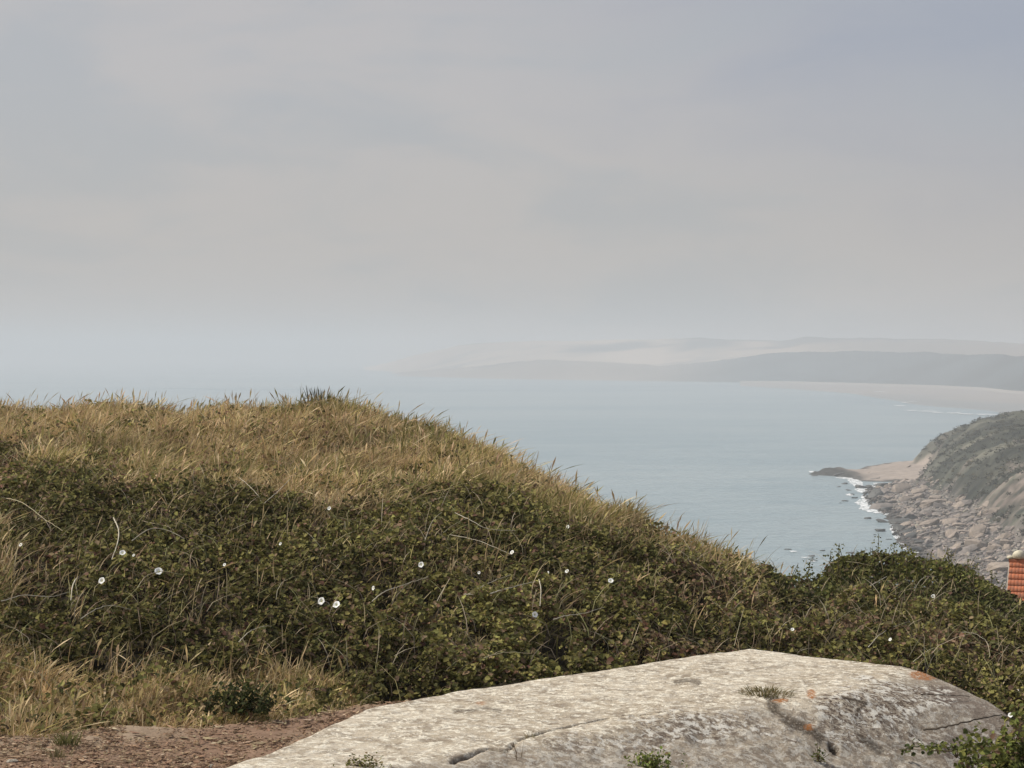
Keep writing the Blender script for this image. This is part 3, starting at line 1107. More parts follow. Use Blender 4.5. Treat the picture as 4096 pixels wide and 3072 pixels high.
def slab():
    step = 0.018
    xs = np.arange(-3.7, 4.2, step)
    ys = np.arange(9.9, 17.2, step)
    Xs, Ys = np.meshgrid(xs, ys)
    edge = fbm(Xs, Ys, 0.5, 3, 3) * 0.025
    sd0 = poly_sd(Xs, Ys, SLAB) + edge
    Zs = slab_top(Xs, Ys)
    out = np.maximum(sd0, 0)
    Zs = Zs - np.minimum(out * 9.0, 0.75) - 0.03 * smooth(sd0, -0.06, 0.01)
    cr_pts = [on_level(px, py, SZ - .01) for px, py in CRACK]
    cd = seg_dist(Xs, Ys, cr_pts) + 0.012 * fbm(Xs, Ys, 0.12, 2, 4)
    cw = 0.009 + 0.007 * fbm(Xs, Ys, .6, 2, 0)
    crack = 1 - smooth(cd, cw * .6, cw * 1.6)
    Zs = Zs - crack * 0.04
    # raised lip on the near side of the crack
    s = -poly_sd(Xs, Ys, FACE)
    pxx, pyy = proj(Xs, Ys, Zs)
    wob = fbm(Xs, Ys, .35, 3, 6)
    face = smooth(s + 0.12 * wob, -0.05, 0.25)

    def blob(cx, cy, rx, ry, k=0.35):
        return smooth(1 - np.hypot((pxx - cx) / rx, (pyy - cy) / ry) + k * wob, -0.05, 0.25)
    rough = np.maximum.reduce([blob(870, 700, 62, 26, .6), blob(690, 728, 70, 14, .6) * .8, blob(850, 730, 50, 20, .6) * .8, blob(610, 742, 60, 12, .6) * .6])
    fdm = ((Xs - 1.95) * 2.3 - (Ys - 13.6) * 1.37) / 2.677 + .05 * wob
    dark = np.maximum.reduce([smooth(pxx + 40 * wob, 905, 985) * smooth(pyy, 668, 690), blob(800, 735, 50, 30, .5) * .45, face * .45, .55 * smooth(fdm, 0.0, .22)])  # front face darker; right end darkened for wear and its painted-in shade
    orange = np.maximum.reduce([blob(925, 675, 19, 7, .35), blob(812, 695, 6, 6.5, .35), blob(783, 701, 13, 4, .4), blob(810, 728, 6, 4, .4),
                                blob(481, 704, 6, 2.2, .3) * .6])
    line1 = seg_dist(pxx, pyy, [(768, 700), (775, 712), (795, 724), (812, 732), (822, 740)])
    line2 = seg_dist(pxx, pyy, [(846, 720), (858, 735), (872, 747), (880, 752)])
    line3 = seg_dist(pxx, pyy, [(843, 698), (868, 704), (858, 712)])
    line4 = seg_dist(pxx, pyy, [(455, 712), (487, 709), (500, 711)])
    line5 = seg_dist(pxx, pyy, [(675, 683), (688, 681), (699, 683)])
    moss = np.maximum.reduce([(1 - smooth(line1 + wob * 7, .5, 5)) * .9, (1 - smooth(line2 + wob * 4, 1.5, 5)) * .8,
                              1 - smooth(line3 + wob, .8, 2.5), (1 - smooth(line4 + wob * 2, .8, 3)) * .7, (1 - smooth(line5 + wob * 2, .8, 3)) * .7,
                              blob(768, 692, 10, 2.5, .5) * .6])
    cols = np.stack([np.clip(np.maximum(rough, 0.25 * face), 0, 1), np.clip(orange, 0, 1), np.clip(np.maximum(crack, moss), 0, 1)], -1)
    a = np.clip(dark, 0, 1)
    keep = (sd0 < 0.12)
    idx = grid_faces(*Xs.shape)
    kf = keep.ravel()[idx].all(1)
    idx = idx[kf]
    used = np.unique(idx)
    remap = np.full(Xs.size, -1)
    remap[used] = np.arange(len(used))
    v = np.stack([Xs.ravel(), Ys.ravel(), Zs.ravel()], 1)[used]
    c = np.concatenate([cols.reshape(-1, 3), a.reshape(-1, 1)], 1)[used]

    m, t, outn = new_mat('weathered concrete')
    at_ = t.n('ShaderNodeAttribute', attribute_name='col')
    sp = t.n('ShaderNodeSeparateColor')
    t.link(at_.outputs['Color'], sp.inputs[0])
    rgh, org, mos, drk = sp.outputs[0], sp.outputs[1], sp.outputs[2], at_.outputs['Alpha']
    tcn = t.n('ShaderNodeTexCoord')
    ob = tcn.outputs['Object']
    n1 = t.noise(ob, 1.3, 6, 0.6)
    n2 = t.noise(t.mapping(ob, (15, 17, 16), (0, 0, .3)), 1.0, 8, 0.72, .3)
    n6 = t.noise(ob, 5.0, 8, 0.68, .4)
    n3 = t.noise(ob, 45.0, 6, 0.72)
    col = t.mix(t.ramp(n1, .35, .65), (.48, .40, .295), (.60, .515, .395))
    col = t.mix(t.math('MULTIPLY', t.ramp(n6, .46, .60), .8), col, (.27, .215, .155))
    col = t.mix(t.ramp(n2, .50, .57), col, (.82, .75, .61))
    col = t.mix(t.math('MULTIPLY', t.ramp(n3, .50, .64), .7), col, (.21, .175, .135))
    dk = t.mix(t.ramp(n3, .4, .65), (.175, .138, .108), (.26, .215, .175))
    vp = t.n('ShaderNodeTexVoronoi')
    vp.inputs['Scale'].default_value = 21
    t.link(ob, vp.inputs['Vector'])
    pit = t.math('MULTIPLY', t.math('SUBTRACT', 1.0, t.ramp(vp.outputs['Distance'], .08, .20)), t.ramp(n6, .50, .58))
    col = t.mix(t.math('MULTIPLY', pit, .8), col, (.10, .078, .058))
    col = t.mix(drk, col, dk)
    # lichen: white crusts on dark patches
    n4 = t.noise(t.mapping(ob, (26, 30, 26), (0, 0, .4)), 1.0, 6, 0.7, .3)
    n5 = t.noise(ob, 14.0, 7, 0.72, .3)
    rd = t.math('MULTIPLY', rgh, t.ramp(n4, .47, .56))
    col = t.mix(rd, col, (.115, .082, .06))
    wl = t.math('MULTIPLY', t.ramp(n5, .51, .57), t.math('ADD', rgh, .26, clamp=True))
    col = t.mix(wl, col, (.66, .62, .54))
    vor = t.n('ShaderNodeTexVoronoi')
    vor.inputs['Scale'].default_value = 20
    t.link(t.mapping(ob, (1, 1, 1)), vor.inputs['Vector'])
    spt = t.math('SUBTRACT', 1.0, t.ramp(vor.outputs['Distance'], .10, .17))
    spt = t.math('MULTIPLY', spt, t.ramp(n5, .44, .54))
    col = t.mix(t.math('MULTIPLY', spt, .85), col, (.62, .60, .56))
    col = t.mix(t.math('MULTIPLY', mos, t.ramp(n3, .30, .50)), col, (.07, .052, .036))
    col = t.mix(t.math('MULTIPLY', org, t.ramp(n3, .38, .54)), col, (.36, .14, .04))
    p = t.n('ShaderNodeBsdfPrincipled')
    t.link(col, p.inputs['Base Color'])
    p.inputs['Roughness'].default_value = .9
    p.inputs['Specular IOR Level'].default_value = .15
    hgt = t.math('ADD', t.math('MULTIPLY', n3, .5), n2)
    b = t.n('ShaderNodeBump', i_Strength=1.0, i_Distance=.02, i_Height=hgt)
    t.link(b.outputs[0], p.inputs['Normal'])
    t.link(p.outputs[0], outn.inputs[0])
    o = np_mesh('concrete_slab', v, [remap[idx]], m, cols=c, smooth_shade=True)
    meta(o, label='weathered pale concrete slab with lichen, moss and a long crack, half sunk in the brambles', cat='concrete slab')


slab()


def on_slab(px, py):
    r = np.arange(10.3, 17, 0.01)
    x = (px - 512) / F * r
    z = CAMZ - (py - HOR) / F * r
    k = int(np.argmax(slab_top(x, r, False) >= z))
    return Vector((x[k], r[k], float(slab_top(x[k:k + 1], r[k:k + 1])[0])))


tufty('grass_tuft', on_slab(765, 695), 320, 0.10, 0.007, [(.17, .14, .06), (.13, .12, .05), (.22, .17, .09)],
      'low olive brown grass tuft growing on the concrete slab', 'grass tuft', .2, (.3, 1.5))
tufty('grass_tuft', on_slab(530, 738), 26, 0.09, 0.004, [(.20, .18, .08), (.26, .2, .1)],
      'tiny grass tuft sprouting from the crack in the slab', 'grass tuft', .04)
tufty('weed_stalk', on_slab(521, 760), 5, 0.16, 0.006, [(.16, .12, .07)], 'pair of thin dark stems standing in front of the crack in the slab', 'stems', .05, (.05, .2))
tufty('grass_tuft', Vector(at(66, 741, 12.75)) , 90, 0.11, 0.006, [(.19, .18, .07), (.13, .13, .05)],
      'small green grass tuft on the bare earth at lower left', 'grass tuft', .09)
tufty('grass_tuft', Vector(at(55, 754, 12.4)), 50, 0.07, 0.005, [(.15, .13, .06), (.2, .17, .09)],
      'flattened brownish grass tuft on the bare earth below the green one', 'grass tuft', .1)
tufty('dark_plant', Vector(at(314, 402, 29.3)), 42, 0.30, 0.013, [(.07, .065, .05), (.09, .085, .05)],
      'dark upright seeding plant sticking up from the hill crest', 'plant', .26, (.0, .12))
tufty('dark_plant', Vector(at(328, 401, 29.8)), 24, 0.16, 0.012, [(.08, .075, .05), (.11, .1, .05)],
      'low dark plant leaning right beside the tallest one on the crest', 'plant', .2, (.3, .9))

leafy('weed', on_slab(366, 768), (.16, .10, .08), 130, 'yellowish green weed on the slab at the bottom edge, left of its middle', 'weed', (.012, .025),
      [(.22, .21, .07), (.15, .15, .05), (.25, .2, .1), (.1, .1, .04)])
leafy('weed', on_slab(650, 767), (.22, .10, .12), 260, 'bright green leafy weed on the slab at the bottom edge, middle', 'weed', (.015, .035),
      [(.17, .2, .05), (.11, .14, .04), (.2, .22, .07), (.2, .14, .06)])
leafy('weed', on_slab(820, 763), (.06, .05, .14), 60, 'slender dark seedling standing on the slab near its bottom right', 'weed', (.012, .028))
leafy('bramble_bush', Vector((3.30, 12.35, CAMZ - 2.98)), (.42, .46, .56), 5200,
      'dense leafy bramble bush in the bottom right corner overlapping the slab', 'bush', (.03, .055))
leafy('ivy_spray', Vector(at(958, 752, 13.2)), (.30, .12, .06), 120, 'sparse leafy sprays creeping over the right end of the slab', 'bramble spray', (.02, .04))
leafy('ivy_spray', on_slab(560, 662) + Vector((-.55, .35, -.06)), (.25, .12, .10), 160, 'green leaves hanging over the back edge of the slab', 'bramble spray', (.03, .05))
leafy('bramble_clump', Vector(at(240, 712, 13.9)), (.32, .2, .2), 700, 'small dark bramble clump at the edge of the bare earth', 'bramble clump', (.025, .05),
      [(.05, .06, .02), (.04, .045, .018), (.08, .085, .03), (.1, .08, .04)])


def branch(pts, r, label, leafn=0):
    path = smooth_path(pts, 8)
    path = [p + Vector((0, 0, float(rng.normal(0, .003)))) for p in path]
    v, q = tube(path, r, r * .45)
    base = Vector(path[0])
    if not leafn:
        o = np_mesh('dead_twig', v - np.array(base), [q], flat_mat('dark twig', (.075, .06, .045), .85), smooth_shade=True)
        o.location = base
        meta(o, label=label, cat='twig', group='twigs on the slab')
        return
    e = bpy.data.objects.new('bramble_shoot', None)
    e.location = base
    link(e)
    meta(e, label=label, cat='bramble shoot')
    np_mesh('stem', v - np.array(base), [q], flat_mat('green shoot', (.06, .065, .03), .7), e, smooth_shade=True)
    k = rng.integers(0, len(path), leafn)
    P = np.array([tuple(path[i] - base) for i in k]) + rng.normal(0, .03, (leafn, 3))
    v, gq, c = leaves(P[:, 0], P[:, 1], P[:, 2], rng.uniform(.025, .045, leafn), palette(leafn, [(.06, .075, .025), (.1, .11, .035)], [1, 1]))
    np_mesh('foliage', v, gq, M_leaf, e, cols=c)


def sl_(px, py, up):
    p = on_slab(px, py)
    d = p.y * (1 - up / 2.9)
    return at(px, py, d)


branch([sl_(925, 731, .02), sl_(950, 727, .08), sl_(975, 721, .12), sl_(1003, 715, .1)], .009, 'straight dark twig lying across the right end of the slab')
branch([sl_(922, 695, .01), sl_(945, 696, .03), sl_(971, 697, .02)], .005, 'thin dark twig on the slab below the orange lichen patch')
branch([sl_(903, 751, .02), sl_(925, 747, .10), sl_(960, 749, .14), sl_(1005, 748, .12)], .006,
       'dark leafy bramble shoot reaching left over the slab from the corner bush', 60)


# pale stones on the bare earth
def rock_mesh(seed, npts=18, flat=0.6, bev=0.05, rough=0.06, sub=1, mat=None, name='rock'):
    r = np.random.default_rng(seed)
    bm = bmesh.new()
    P = r.normal(0, 1, (npts, 3))
    P /= np.linalg.norm(P, axis=1)[:, None]
    P = np.sign(P) * np.abs(P) ** 0.75
    P *= np.array([1.0, r.uniform(.55, .9), flat]) * r.uniform(.82, 1.0, (npts, 1))
    vs = [bm.verts.new(p) for p in P]
    ret = bmesh.ops.convex_hull(bm, input=vs)
    bmesh.ops.delete(bm, geom=[v for v in bm.verts if not v.link_faces], context='VERTS')
    bmesh.ops.bevel(bm, geom=list(bm.edges), offset=bev, segments=2, profile=.6, affect='EDGES', clamp_overlap=True)
    bmesh.ops.triangulate(bm, faces=bm.faces[:])
    if sub:
        bmesh.ops.subdivide_edges(bm, edges=[e for e in bm.edges if e.calc_length() > .22], cuts=sub, use_grid_fill=True)
        bmesh.ops.triangulate(bm, faces=bm.faces[:])
    for v in bm.verts:
        nn = mnoise.fractal(v.co * 2.2 + Vector((seed, 0, 0)), 1.0, 2.0, 4)
        v.co += v.co.normalized() * nn * rough
    me = bpy.data.meshes.new(name)
    bm.to_mesh(me)
    bm.free()
    if mat:
        me.materials.append(mat)
    return me


M_stone = flat_mat('pale stone', (.46, .41, .33), .85, .2, 6.0, (.30, .26, .2), bump=.5)
for k, (px, py, s, label) in enumerate([(183, 763.5, .105, 'largest pale flat stone on the bare earth left of the slab tip'),
                                        (224, 762, .075, 'pale stone at the very tip of the slab'),
                                        (228, 758, .05, 'pale stone just above the one at the slab tip'),
                                        (294, 714, .045, 'small pale stone at the edge of the grass above the bare earth'),
                                        (10, 762, .05, 'small pale stone in the bottom left corner'),
                                        (109, 769, .03, 'tiny white stone at the bottom edge on the bare earth'),
                                        (210, 752, .03, 'tiny pale stone left of the slab edge')]):
    x0, y0 = on_level(px, py, CAMZ - 2.62)
    gzv = float(ground_z(np.array([x0]), np.array([y0]))[0][0])
    o = bpy.data.objects.new('stone', rock_mesh(300 + k, 16, .35, .08, .05, 1, M_stone, 'stone'))
    o.location = (x0, y0, gzv + s * .12)
    o.scale = (s, s, s)
    o.rotation_euler = (0, 0, float(rng.uniform(0, 1)))
    link(o)
    meta(o, label=label, cat='stone', group='pale stones on the bare earth')

# ------------------------------------------------------------------ sea, beach, headland
S = 17000
g1 = np.array([(-S, -2000, 0), (S, -2000, 0), (S, S, 0), (-S, S, 0)], float)
xs = np.concatenate([[-S], np.linspace(-2500, 2500, 40), [S]])
ys = np.concatenate([[-1500], np.linspace(0, 4000, 50), [8000, 12000, S]])
Xs, Ys = np.meshgrid(xs, ys)
sea = np_mesh('sea', np.stack([Xs, Ys, Xs * 0], -1).reshape(-1, 3), [grid_faces(*Xs.shape)], M_sea, smooth_shade=True)
meta(sea, kind='structure')

WATER = np.array([(400, 330), (100, 330), (105, 450), (111, 496), (116, 531), (120, 565), (122, 582), (126, 616), (132, 659), (140, 703), (141, 730),
                  (143, 759), (149, 802), (161, 856), (172, 880), (180, 893), (167, 903), (165, 925), (157, 932), (149, 955), (158, 975), (167, 988), (177, 993),
                  (220, 1071), (260, 1090), (400, 1150), (800, 1200), (800, 330)])
FOOT = np.array([(150, 330), (150, 450), (150, 540), (153, 570), (156, 612), (162, 656), (169, 707), (170, 731), (175, 784), (177, 819),
                 (180, 851), (195, 900), (212, 955), (209, 1000), (232, 1040), (320, 1085), (600, 1150), (900, 1190), (900, 330)])


def headland(x, y, rough=True):
    t = -poly_sd(x, y, WATER)
    s = -poly_sd(x, y, FOOT)
    t = t + (fbm(x, y, 14, 4, 2) * 3.0 if rough else 0)
    beach = np.where(t > 0, 3.0 * t / (t + np.maximum(-s, 0) + .01), np.maximum(0.09 * t, -3))
    inland_ = np.maximum(s, 0)
    gul = fbm(x * .45 + y * .55, y * .25 - x * .5, 16, 4, 6)
    rise = 22 * (1 - np.exp(-inland_ / 16)) + 0.075 * inland_
    rise = rise * (1 + 0.10 * gul * smooth(inland_, 0, 30) * (1 - smooth(inland_, 60, 120)))
    z = np.where(s > 0, 3 + rise, beach)
    if rough:
        z = z + smooth(s, 0, 6) * (fbm(x, y, 9, 4, 5) * 1.0 + fbm(x, y, 2.6, 3, 1) * .7)
        z = z + (1 - smooth(s, 0, 3)) * smooth(t, 0, 4) * fbm(x, y, 4, 3, 3) * .35
    return z, t, s


xs = np.concatenate([np.arange(92, 300, 1.25), np.arange(300, 800, 10)])
ys = np.arange(330, 1180, 1.8)
Xh, Yh = np.meshgrid(xs, ys)
Zh, Th, Sh = headland(Xh, Yh)
veg = smooth(Sh + fbm(Xh, Yh, 8, 3, 2) * 4, -1, 4)
bare_ = smooth(1 - np.hypot((Xh - 172) / 11, (Yh - 640) / 42) + .35 * fbm(Xh, Yh, 10, 3, 4), -.05, .3)
bare2 = smooth(fbm(Xh * .35 + Yh * .2, Yh * .5 - Xh * .8, 6, 4, 0), .45, .85) * .6
veg_c = np.array([.040, .043, .032]) + smooth(fbm(Xh, Yh, 14, 4, 3), -.2, .8)[..., None] * np.array([.040, .036, .026])
veg_c = veg_c * (1 + .35 * fbm(Xh, Yh, 3, 2, 7))[..., None]
gly = fbm(Yh, Sh * .22, 16, 4, 5)
veg_c = veg_c * (1 + .45 * gly)[..., None] + np.array([.045, .038, .03]) * smooth(gly, .35, .7)[..., None] * (1 - smooth(Sh, 20, 45))[..., None]
top_g = smooth(Sh, 34, 60)[..., None]
veg_c = veg_c * (1 - top_g) + np.array([.095, .092, .056]) * top_g
earth = np.array([.185, .15, .125]) * (1 + .45 * fbm(Xh + Yh * .3, Yh * .4, 5, 4, 1))[..., None]
shingle = np.array([.15, .13, .115]) * (1 + .35 * fbm(Xh, Yh, 3, 3, 6))[..., None]
shelf = smooth(Yh + fbm(Xh, Yh, 20, 3, 1) * 8, 848, 872)[..., None]
sandc = np.array([.34, .28, .235]) * (1 + .12 * fbm(Xh, Yh * 3, 12, 3, 2))[..., None]
low = shingle * (1 - shelf) + sandc * shelf
wet = (1 - smooth(Th + 2 * fbm(Xh, Yh, 6, 3, 4), 1.5, 6))[..., None]
reef = (smooth(-Xh, -176, -164) * smooth(Yh, 905, 925))[..., None]
low = low * (1 - np.maximum(wet * .9, reef)) + np.array([.065, .062, .055]) * np.maximum(wet * .9, reef)
bb = np.maximum(bare_ * smooth(fbm(Xh, Yh * .5, 4, 3, 2), -.9, .2), bare2)[..., None]
hc = veg_c * (1 - bb) + earth * bb
colh = low * (1 - veg[..., None]) + hc * veg[..., None]
Zh = Zh + (reef[..., 0]) * 1.4 * np.maximum(0, fbm(Xh, Yh, 7, 3, 2) + .5) * smooth(Th, 0, 3)
hl = np_mesh('hill', np.stack([Xh, Yh, Zh], -1).reshape(-1, 3), [grid_faces(*Xh.shape)], M_cliff, cols=colh.reshape(-1, 3), smooth_shade=True)
meta(hl, kind='structure')

# scrub on the coastal slope
N = 15000
x = rng.uniform(150, 300, N)
y = rng.uniform(500, 1100, N)
z, t, s = headland(x, y)
dens = smooth(fbm(x, y, 14, 3, 3) * -1 + fbm(x, y, 5, 2, 5), -.5, .9)
bsp = smooth(1 - np.hypot((x - 172) / 11, (y - 640) / 42), -.05, .3)
keep = (s > 1.5) & (rng.random(N) < .22 + .35 * dens) & (rng.random(N) > bsp * .97) & (rng.random(N) > .8 * smooth(s, 40, 60)) & (x / y < .30)
x, y, z = x[keep], y[keep], z[keep]
n = len(x)
m = 16
cx = np.repeat(x, m) + rng.normal(0, .75, n * m)
cy = np.repeat(y, m) + rng.normal(0, .75, n * m)
cz = np.repeat(z, m) + np.abs(rng.normal(.1, .45, n * m))
tone = np.repeat(rng.uniform(.6, 1.35, n), m)
cc = np.array([[.066, .066, .044]]) * tone[:, None] * rng.uniform(.8, 1.2, (n * m, 1)) + np.repeat((rng.random(n) < .25)[:, None] * np.array([[.05, .035, .012]]), m, 0)
v_, g_, c_ = leaves(cx, cy, cz, rng.uniform(.4, .9, n * m), cc, up=.8, spread=.8)
scr = np_mesh('scrub', v_, g_, M_leaf, cols=c_)
meta(scr, kind='stuff', label='dark green scrub covering the steep coastal slope above the boulders', cat='scrub')

# boulders
MB = {
    'tan': flat_mat('tan boulder', (.35, .285, .23), .9, .15, 1.6, (.22, .18, .15), .38, .66, .7),
    'grey': flat_mat('grey boulder', (.245, .21, .185), .9, .15, 1.6, (.15, .13, .115), .38, .66, .7),
    'dark': flat_mat('wet dark boulder', (.085, .08, .07), .6, .4, 1.6, (.055, .055, .05), .38, .66, .7)}
RK = {k: [rock_mesh(10 + i * 3 + 100 * j, 15 + i, (.42, .5, .62, .38, .55, .3, .48, .7)[i], .05, .09, 1, MB[k], 'boulder') for i in range(8)]
      for j, k in enumerate(MB)}


def boulder(px, py, wpx, tone, label, shape=None, hz=None, sink=.25, rot=None, squash=1.0):
    x, y = on_level(px, py, 1.0)
    for _ in range(6):
        z = float(headland(np.array([x]), np.array([y]), False)[0][0])
        z = max(z, 0.0)
        x, y = on_level(px, py, z + .5)
    w_ = wpx * y / F / 2 * 1.12
    i = int(rng.integers(8)) if shape is None else shape
    o = bpy.data.objects.new('boulder', RK[tone][i])
    o.location = (x, y, z + w_ * (.5 - sink) * .5 * squash)
    o.scale = (w_, w_ * float(rng.uniform(.8, 1.3)), w_ * squash)
    o.rotation_euler = (float(rng.normal(0, .15)), float(rng.normal(-.1, .2)), float(rng.uniform(-.5, .5)) if rot is None else rot)
    link(o)
    meta(o, label=label, cat='boulder', group='boulders along the shore')
    placed.append((x, y, w_))
    marks.append((px, py, label))


placed = []
marks = []
NB = [
    (902, 491, 22, 'tan', 'large tan boulder at the head of the boulder field below the flat shelf', 1.0),
    (919, 493, 18, 'tan', 'tan slab boulder right of the one at the head of the field', .9),
    (893, 502, 14, 'grey', 'wet brown boulder nearest the pools left of the tan group', .8),
    (876, 496, 20, 'dark', 'large dark green wet boulder between the pools and the foam', 1.0),
    (882, 507, 24, 'grey', 'broad brown grey boulder at the water above the foam', .7),
    (917, 498, 20, 'tan', 'big pale boulder in the middle of the tan group', 1.1),
    (935, 499, 15, 'tan', 'pale rounded boulder at the foot of the scrub slope', 1.0),
    (905, 500, 14, 'tan', 'tan boulder left of the big pale one', .8),
    (940, 507, 16, 'grey', 'tall grey boulder standing behind the middle of the field', 1.3),
    (917, 505, 14, 'grey', 'grey brown boulder below the tan group', .9),
    (908, 517, 22, 'grey', 'long flat grey boulder near the water in the middle of the field', .6),
    (930, 525, 28, 'tan', 'very large tilted boulder in the middle of the field', .9),
    (925, 534, 22, 'grey', 'wide low boulder just below the very large tilted one', .6),
    (951, 522, 18, 'tan', 'ribbed tan boulder right of the very large tilted one', .7),
    (979, 534, 20, 'tan', 'big rounded boulder near the right with a shaded right side', 1.3),
    (962, 531, 22, 'tan', 'long narrow pale slab boulder leaning left of the big rounded one', .4),
    (968, 538, 14, 'tan', 'pale yellowish boulder at the foot of the big rounded one', .7),
    (958, 541, 16, 'grey', 'dark edged flat boulder below the long narrow slab', .5),
    (954, 548, 20, 'tan', 'yellowish long slab lying near the bottom of the field', .3),
    (882, 521, 14, 'dark', 'large dark boulder standing in the water off the field', .8),
    (868, 517.5, 8, 'dark', 'dark rock in the sea left of the large dark one', .6),
    (881, 530, 13, 'dark', 'low black rock alone in the sea right of centre of the bay', .7),
    (875, 533.5, 5, 'dark', 'tiny dark rock just left below the low black rock', .6),
    (890, 538, 8, 'dark', 'flat thin dark rock awash below the low black rock', .3),
    (845, 483, 7, 'dark', 'small dark rock in the sea below the reef tip, upper left', .5),
    (839, 486, 5, 'dark', 'tiny dark rock farthest left of the cluster below the reef', .5),
    (862, 487, 13, 'dark', 'long dark rock in the white water below the shelf', .6),
    (849, 489.5, 6, 'dark', 'dark rock in the sea in the middle of the cluster', .6),
    (852, 493.5, 8, 'dark', 'dark rock in the sea low in the cluster', .6),
    (865, 492.5, 7, 'dark', 'dark rock in the foam right in the cluster', .6),
    (855, 497, 8, 'dark', 'flat dark rock awash beside the foam', .3),
    (846, 500, 9, 'dark', 'dark rock in the sea at the lower left of the cluster', .6),
    (841, 502, 4, 'dark', 'tiniest dark rock at the bottom of the cluster', .6),
    (789, 548, 10, 'dark', 'flat dark rock alone in the sea above the grassy shoulder', .4),
    (823, 549.5, 7, 'dark', 'small dark rock in the sea above the left of the bush', .5),
    (812, 555, 8, 'dark', 'dark rock close to the skyline of the brambles', .5),
    (815, 559, 7, 'dark', 'dark rock just below the one at the bramble skyline', .5),
    (852, 552, 12, 'dark', 'dark rock just above the bush shoots', .5),
    (868, 487, 12, 'dark', 'dark flat rock at the edge of the shelf pools', .5),
    (890, 479, 14, 'dark', 'dark weedy ledge along the near edge of the sand shelf', .35),
    (876, 478, 12, 'dark', 'dark weedy ledge at the left near edge of the sand shelf', .3),
    (895, 484, 14, 'dark', 'dark ledge in the pool below the sand shelf', .35),
    (868, 472, 9, 'tan', 'flat tan ledge on the sand shelf', .25),
    (824, 473, 16, 'dark', 'dark hump of the reef at the tip of the shelf', .3),
    (838, 474, 14, 'dark', 'dark hump in the middle of the reef', .3),
    (815, 475, 8, 'dark', 'low dark rock at the very end of the reef', .3),
    (909, 466, 6, 'tan', 'small tan boulder at the foot of the far nose of the slope', .8),
]
for b in NB:
    boulder(*b[:5], squash=b[5])

# the rest of the field
tries = 0
cnt = 0
while cnt < 250 and tries < 20000:
    tries += 1
    yy = 480 + 400 * rng.random() ** 1.15
    xx = rng.uniform(108, 190)
    if abs(xx / yy) > .29:
        continue
    z, t, s = [float(q[0]) for q in headland(np.array([xx]), np.array([yy]), False)]
    if t < .5 or s > 3 or (xx - 178) ** 2 + (yy - 662) ** 2 < 100:
        continue
    w_ = float(np.clip(np.exp(rng.normal(.62, .42)), 1.1, 4.4)) * (1.1 if yy < 760 else .9)
    if any((xx - a) ** 2 + (yy - b) ** 2 < (.72 * (w_ + c)) ** 2 for a, b, c in placed):
        continue
    wetb = t < 6
    tone = 'dark' if (wetb and rng.random() < .8) else ('tan' if rng.random() < .55 else 'grey')
    i = int(rng.integers(8))
    o = bpy.data.objects.new('boulder', RK[tone][i])
    sq = float(rng.uniform(.6, 1.15))
    o.location = (xx, yy, z + w_ * .15 * sq)
    o.scale = (w_, w_ * float(rng.uniform(.8, 1.5)), w_ * sq)
    o.rotation_euler = (float(rng.normal(0, .2)), float(rng.normal(-.15, .25)), float(rng.uniform(-.8, .8)))
    link(o)
    qx, qy = proj(xx, yy, z + w_ * .3)
    best = None
    for mx_, my_, ml in marks:
        if 'sea' in ml or 'skyline' in ml:
            continue
        dd2 = (qx - mx_) ** 2 + (2.0 * (qy - my_)) ** 2
        if best is None or dd2 < best[0]:
            best = (dd2, mx_, my_, ml)
    dx_, dy_ = qx - best[1], 2.0 * (qy - best[2])
    dirn = ('right of' if dx_ > 0 else 'left of') if abs(dx_) > 1.4 * abs(dy_) else \
        (('below' if dy_ > 0 else 'above') if abs(dy_) > 1.4 * abs(dx_) else
         ('below and ' if dy_ > 0 else 'above and ') + ('right of' if dx_ > 0 else 'left of'))
    far_ = 'close ' if best[0] < 150 else ('' if best[0] < 700 else 'well ')
    sizew = 'big' if w_ > 2.6 else ('medium' if w_ > 1.7 else 'small')
    colw = {'tan': 'tan', 'grey': 'brownish grey', 'dark': 'dark wet'}[tone]
    mark = ' '.join(best[3].split()[:6])
    for cutw in (' at', ' in', ' below', ' near', ' the', ' of', ' and', ' with', ' just', ' right', ' left'):
        if mark.endswith(cutw):
            mark = mark[:-len(cutw)]
    for cutw in (' at', ' in', ' below', ' near', ' the', ' of', ' and', ' with', ' just', ' right', ' left'):
        if mark.endswith(cutw):
            mark = mark[:-len(cutw)]
    lab = f'{sizew} {colw} boulder {far_}{dirn} the {mark}'
    meta(o, label=' '.join(lab.split()[:16]), cat='boulder', group='boulders along the shore')
    placed.append((xx, yy, w_))
    cnt += 1

_dup = {}
for o in C.objects:
    if o.name.startswith('boulder'):
        _dup.setdefault(o['label'], []).append(o)
_ord = ['leftmost', 'second from left', 'third from left', 'fourth from left', 'fifth from left', 'sixth from left', 'seventh from left',
        'eighth from left', 'ninth from left', 'tenth from left']
for lab, L_ in _dup.items():
    if len(L_) > 1:
        L_.sort(key=lambda q: q.location.x / q.location.y)
        for i_, q in enumerate(L_):
            wd_ = 'left one' if (len(L_) == 2 and i_ == 0) else ('rightmost one' if i_ == len(L_) - 1 else (_ord[i_] if i_ < 10 else None))
            if wd_:
                q['label'] = ' '.join(lab.split()[:16 - len(wd_.split())]) + ', ' + wd_

